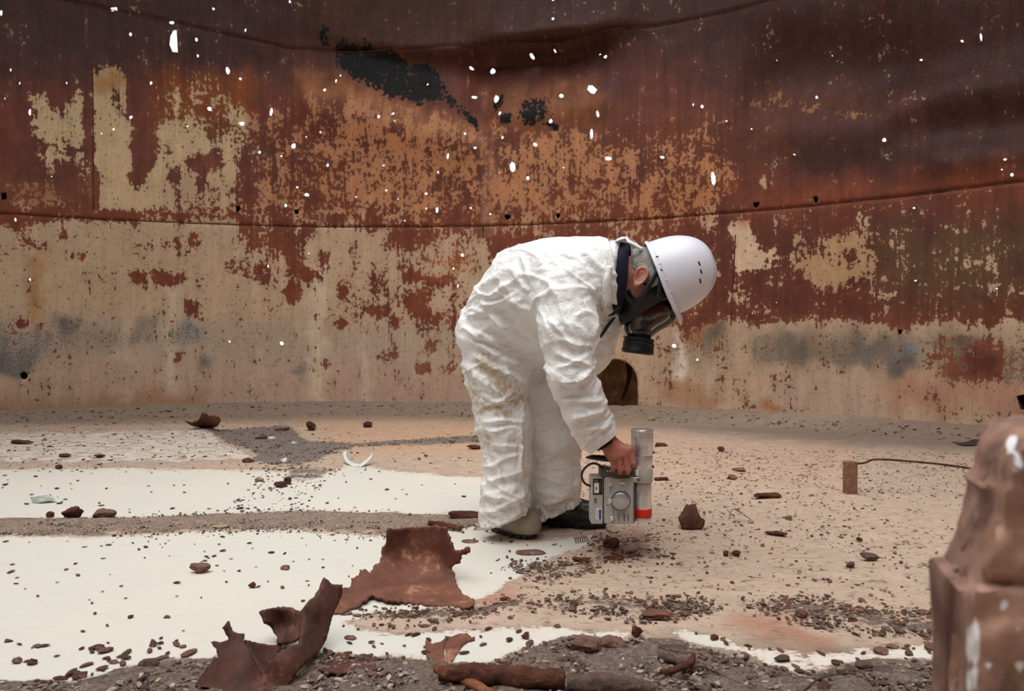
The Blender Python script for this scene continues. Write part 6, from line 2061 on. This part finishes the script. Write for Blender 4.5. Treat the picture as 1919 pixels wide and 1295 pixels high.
p = sample(3200, GRAVEL[1][0])
chips('gravel', p, 0.006, 0.018, (0.4, 0.9), C_GREY, 'grey gravel patch near the wall', 0.1)
p = np.concatenate([sample(700, GRAVEL[4][0]), sample(1100, GRAVEL[5][0]), sample(500, GRAVEL[6][0]), sample(420, GRAVEL[7][0]), sample(420, GRAVEL[8][0])])
p[:, :2] += rg.normal(0, 0.03, (len(p), 2))
chips('gravel', p, 0.005, 0.020, (0.25, 0.6), C_DARK + [(122, 86, 72)], 'dark crumbly rust patches on the sand')
SAND = [(900, 830), (1980, 850), (1980, 1160), (1010, 1150), (960, 1090), (1120, 1010), (930, 900)]
p = sample(8500, SAND)
chips('gravel', p, 0.004, 0.018, (0.10, 0.35), C_DARK + [(160, 128, 108), (150, 118, 100)], 'fine dark flakes strewn over the sand')
p = sample(900, [(-60, 790), (560, 790), (900, 860), (900, 890), (-60, 890)])
chips('gravel', p, 0.006, 0.03, (0.15, 0.5), C_DARK + [(150, 110, 90)], 'fine rust flakes near the wall at left')
p = sample(260, [(500, 870), (640, 880), (560, 960), (420, 960)])
chips('gravel', p, 0.006, 0.02, (0.2, 0.5), C_DARK, 'fine rust flakes trailing over the cream floor')
a_ = rg.uniform(-0.62, 0.9, 900)
p = np.stack([CX + (R - 0.15 - 0.5 * rg.rand(900) ** 2) * np.sin(a_), CY + (R - 0.15 - 0.5 * rg.rand(900) ** 2) * np.cos(a_), 0 * a_], -1)
chips('gravel', p, 0.008, 0.04, (0.2, 0.5), C_GREY, 'grit along the foot of the wall')
def rim_pts(poly, n, spread):
    q = np.array([G(a, b) for a, b in poly if 780 < b < 1300 and -200 < a < 2000])
    i = rg.randint(len(q) - 1, size=n)
    t = rg.rand(n)[:, None]
    return q[i] * (1 - t) + q[i + 1] * t + np.concatenate([rg.normal(0, spread, (n, 2)), np.zeros((n, 1))], 1)
p = np.concatenate([rim_pts(GRAVEL[0][0], 700, 0.045), rim_pts(GRAVEL[1][0], 500, 0.09)])
chips('gravel', p, 0.004, 0.016, (0.3, 0.7), C_DARK + C_GREY, 'stray grit at the borders of the gravel bands')

# single crumbs on the cream floor, each its own object
crumb_me = []
for i, (V, F) in enumerate(rock(950 + j, 1, 7, 0.1) for j in range(6)):
    me = mesh('rust_crumb', V * np.array([1.3, 0.75, 0.38]), F, [M_flake, M_scrap, M_stone][i % 3], False)
    crumb_me.append(me)
def crumbs(n, poly, s0, s1, label, group, pw=2.0, name='rust_crumb'):
    for q in sample(n, poly):
        o = bpy.data.objects.new(name, crumb_me[rg.randint(6)])
        COL.objects.link(o)
        s = s0 + (s1 - s0) * rg.rand() ** pw
        o.scale = (s * rg.uniform(0.8, 1.4), s * rg.uniform(0.7, 1.1), s * rg.uniform(0.6, 1.1))
        o.rotation_euler = (0, 0, rg.rand() * 6.28)
        o.location = (q[0], q[1], ground_z(q[0], q[1]) + 0.25 * o.scale[2] - 0.15 * s * 0.5)
        tag(o, label, 'crumb', group)
crumbs(95, [(0, 1015), (420, 1000), (720, 1005), (690, 1070), (600, 1120), (450, 1160), (350, 1230), (100, 1270), (0, 1280)], 0.007, 0.019, 'small dark rust crumb scattered on the large cream floor area', 'crumbs on the large cream floor area', 2.5)
crumbs(30, [(150, 1215), (400, 1190), (350, 1240), (100, 1275)], 0.010, 0.030, 'brown rust crumb on cream floor before the lower left gravel', 'crumbs before the lower left gravel', 1.5)
crumbs(60, [(0, 890), (600, 885), (900, 900), (900, 945), (400, 960), (0, 975)], 0.010, 0.026, 'small rust crumb on the middle strip of cream floor', 'crumbs on the middle cream strip', 2.0)
crumbs(25, [(640, 1170), (1000, 1185), (980, 1215), (900, 1240), (640, 1225)], 0.008, 0.024, 'rust crumb on cream floor in front of the torn plate', 'crumbs before the torn plate', 1.5)
crumbs(18, [(870, 1010), (1090, 1015), (1000, 1055), (880, 1080)], 0.007, 0.016, 'tiny dark crumb on cream floor around the grey boot', 'crumbs around the boot', 1.5)
crumbs(20, [(1260, 1185), (1400, 1215), (1500, 1250), (1760, 1230), (1760, 1205), (1560, 1222), (1420, 1215), (1330, 1190)], 0.008, 0.022, 'small rust crumb on the white strip at front right', 'crumbs on the front right white strip', 1.5)
crumbs(45, [(1000, 1205), (1750, 1250), (1750, 1290), (820, 1290)], 0.016, 0.040, 'brown stone among the front gravel', 'stones among the front gravel', 1.5, 'gravel_stone')
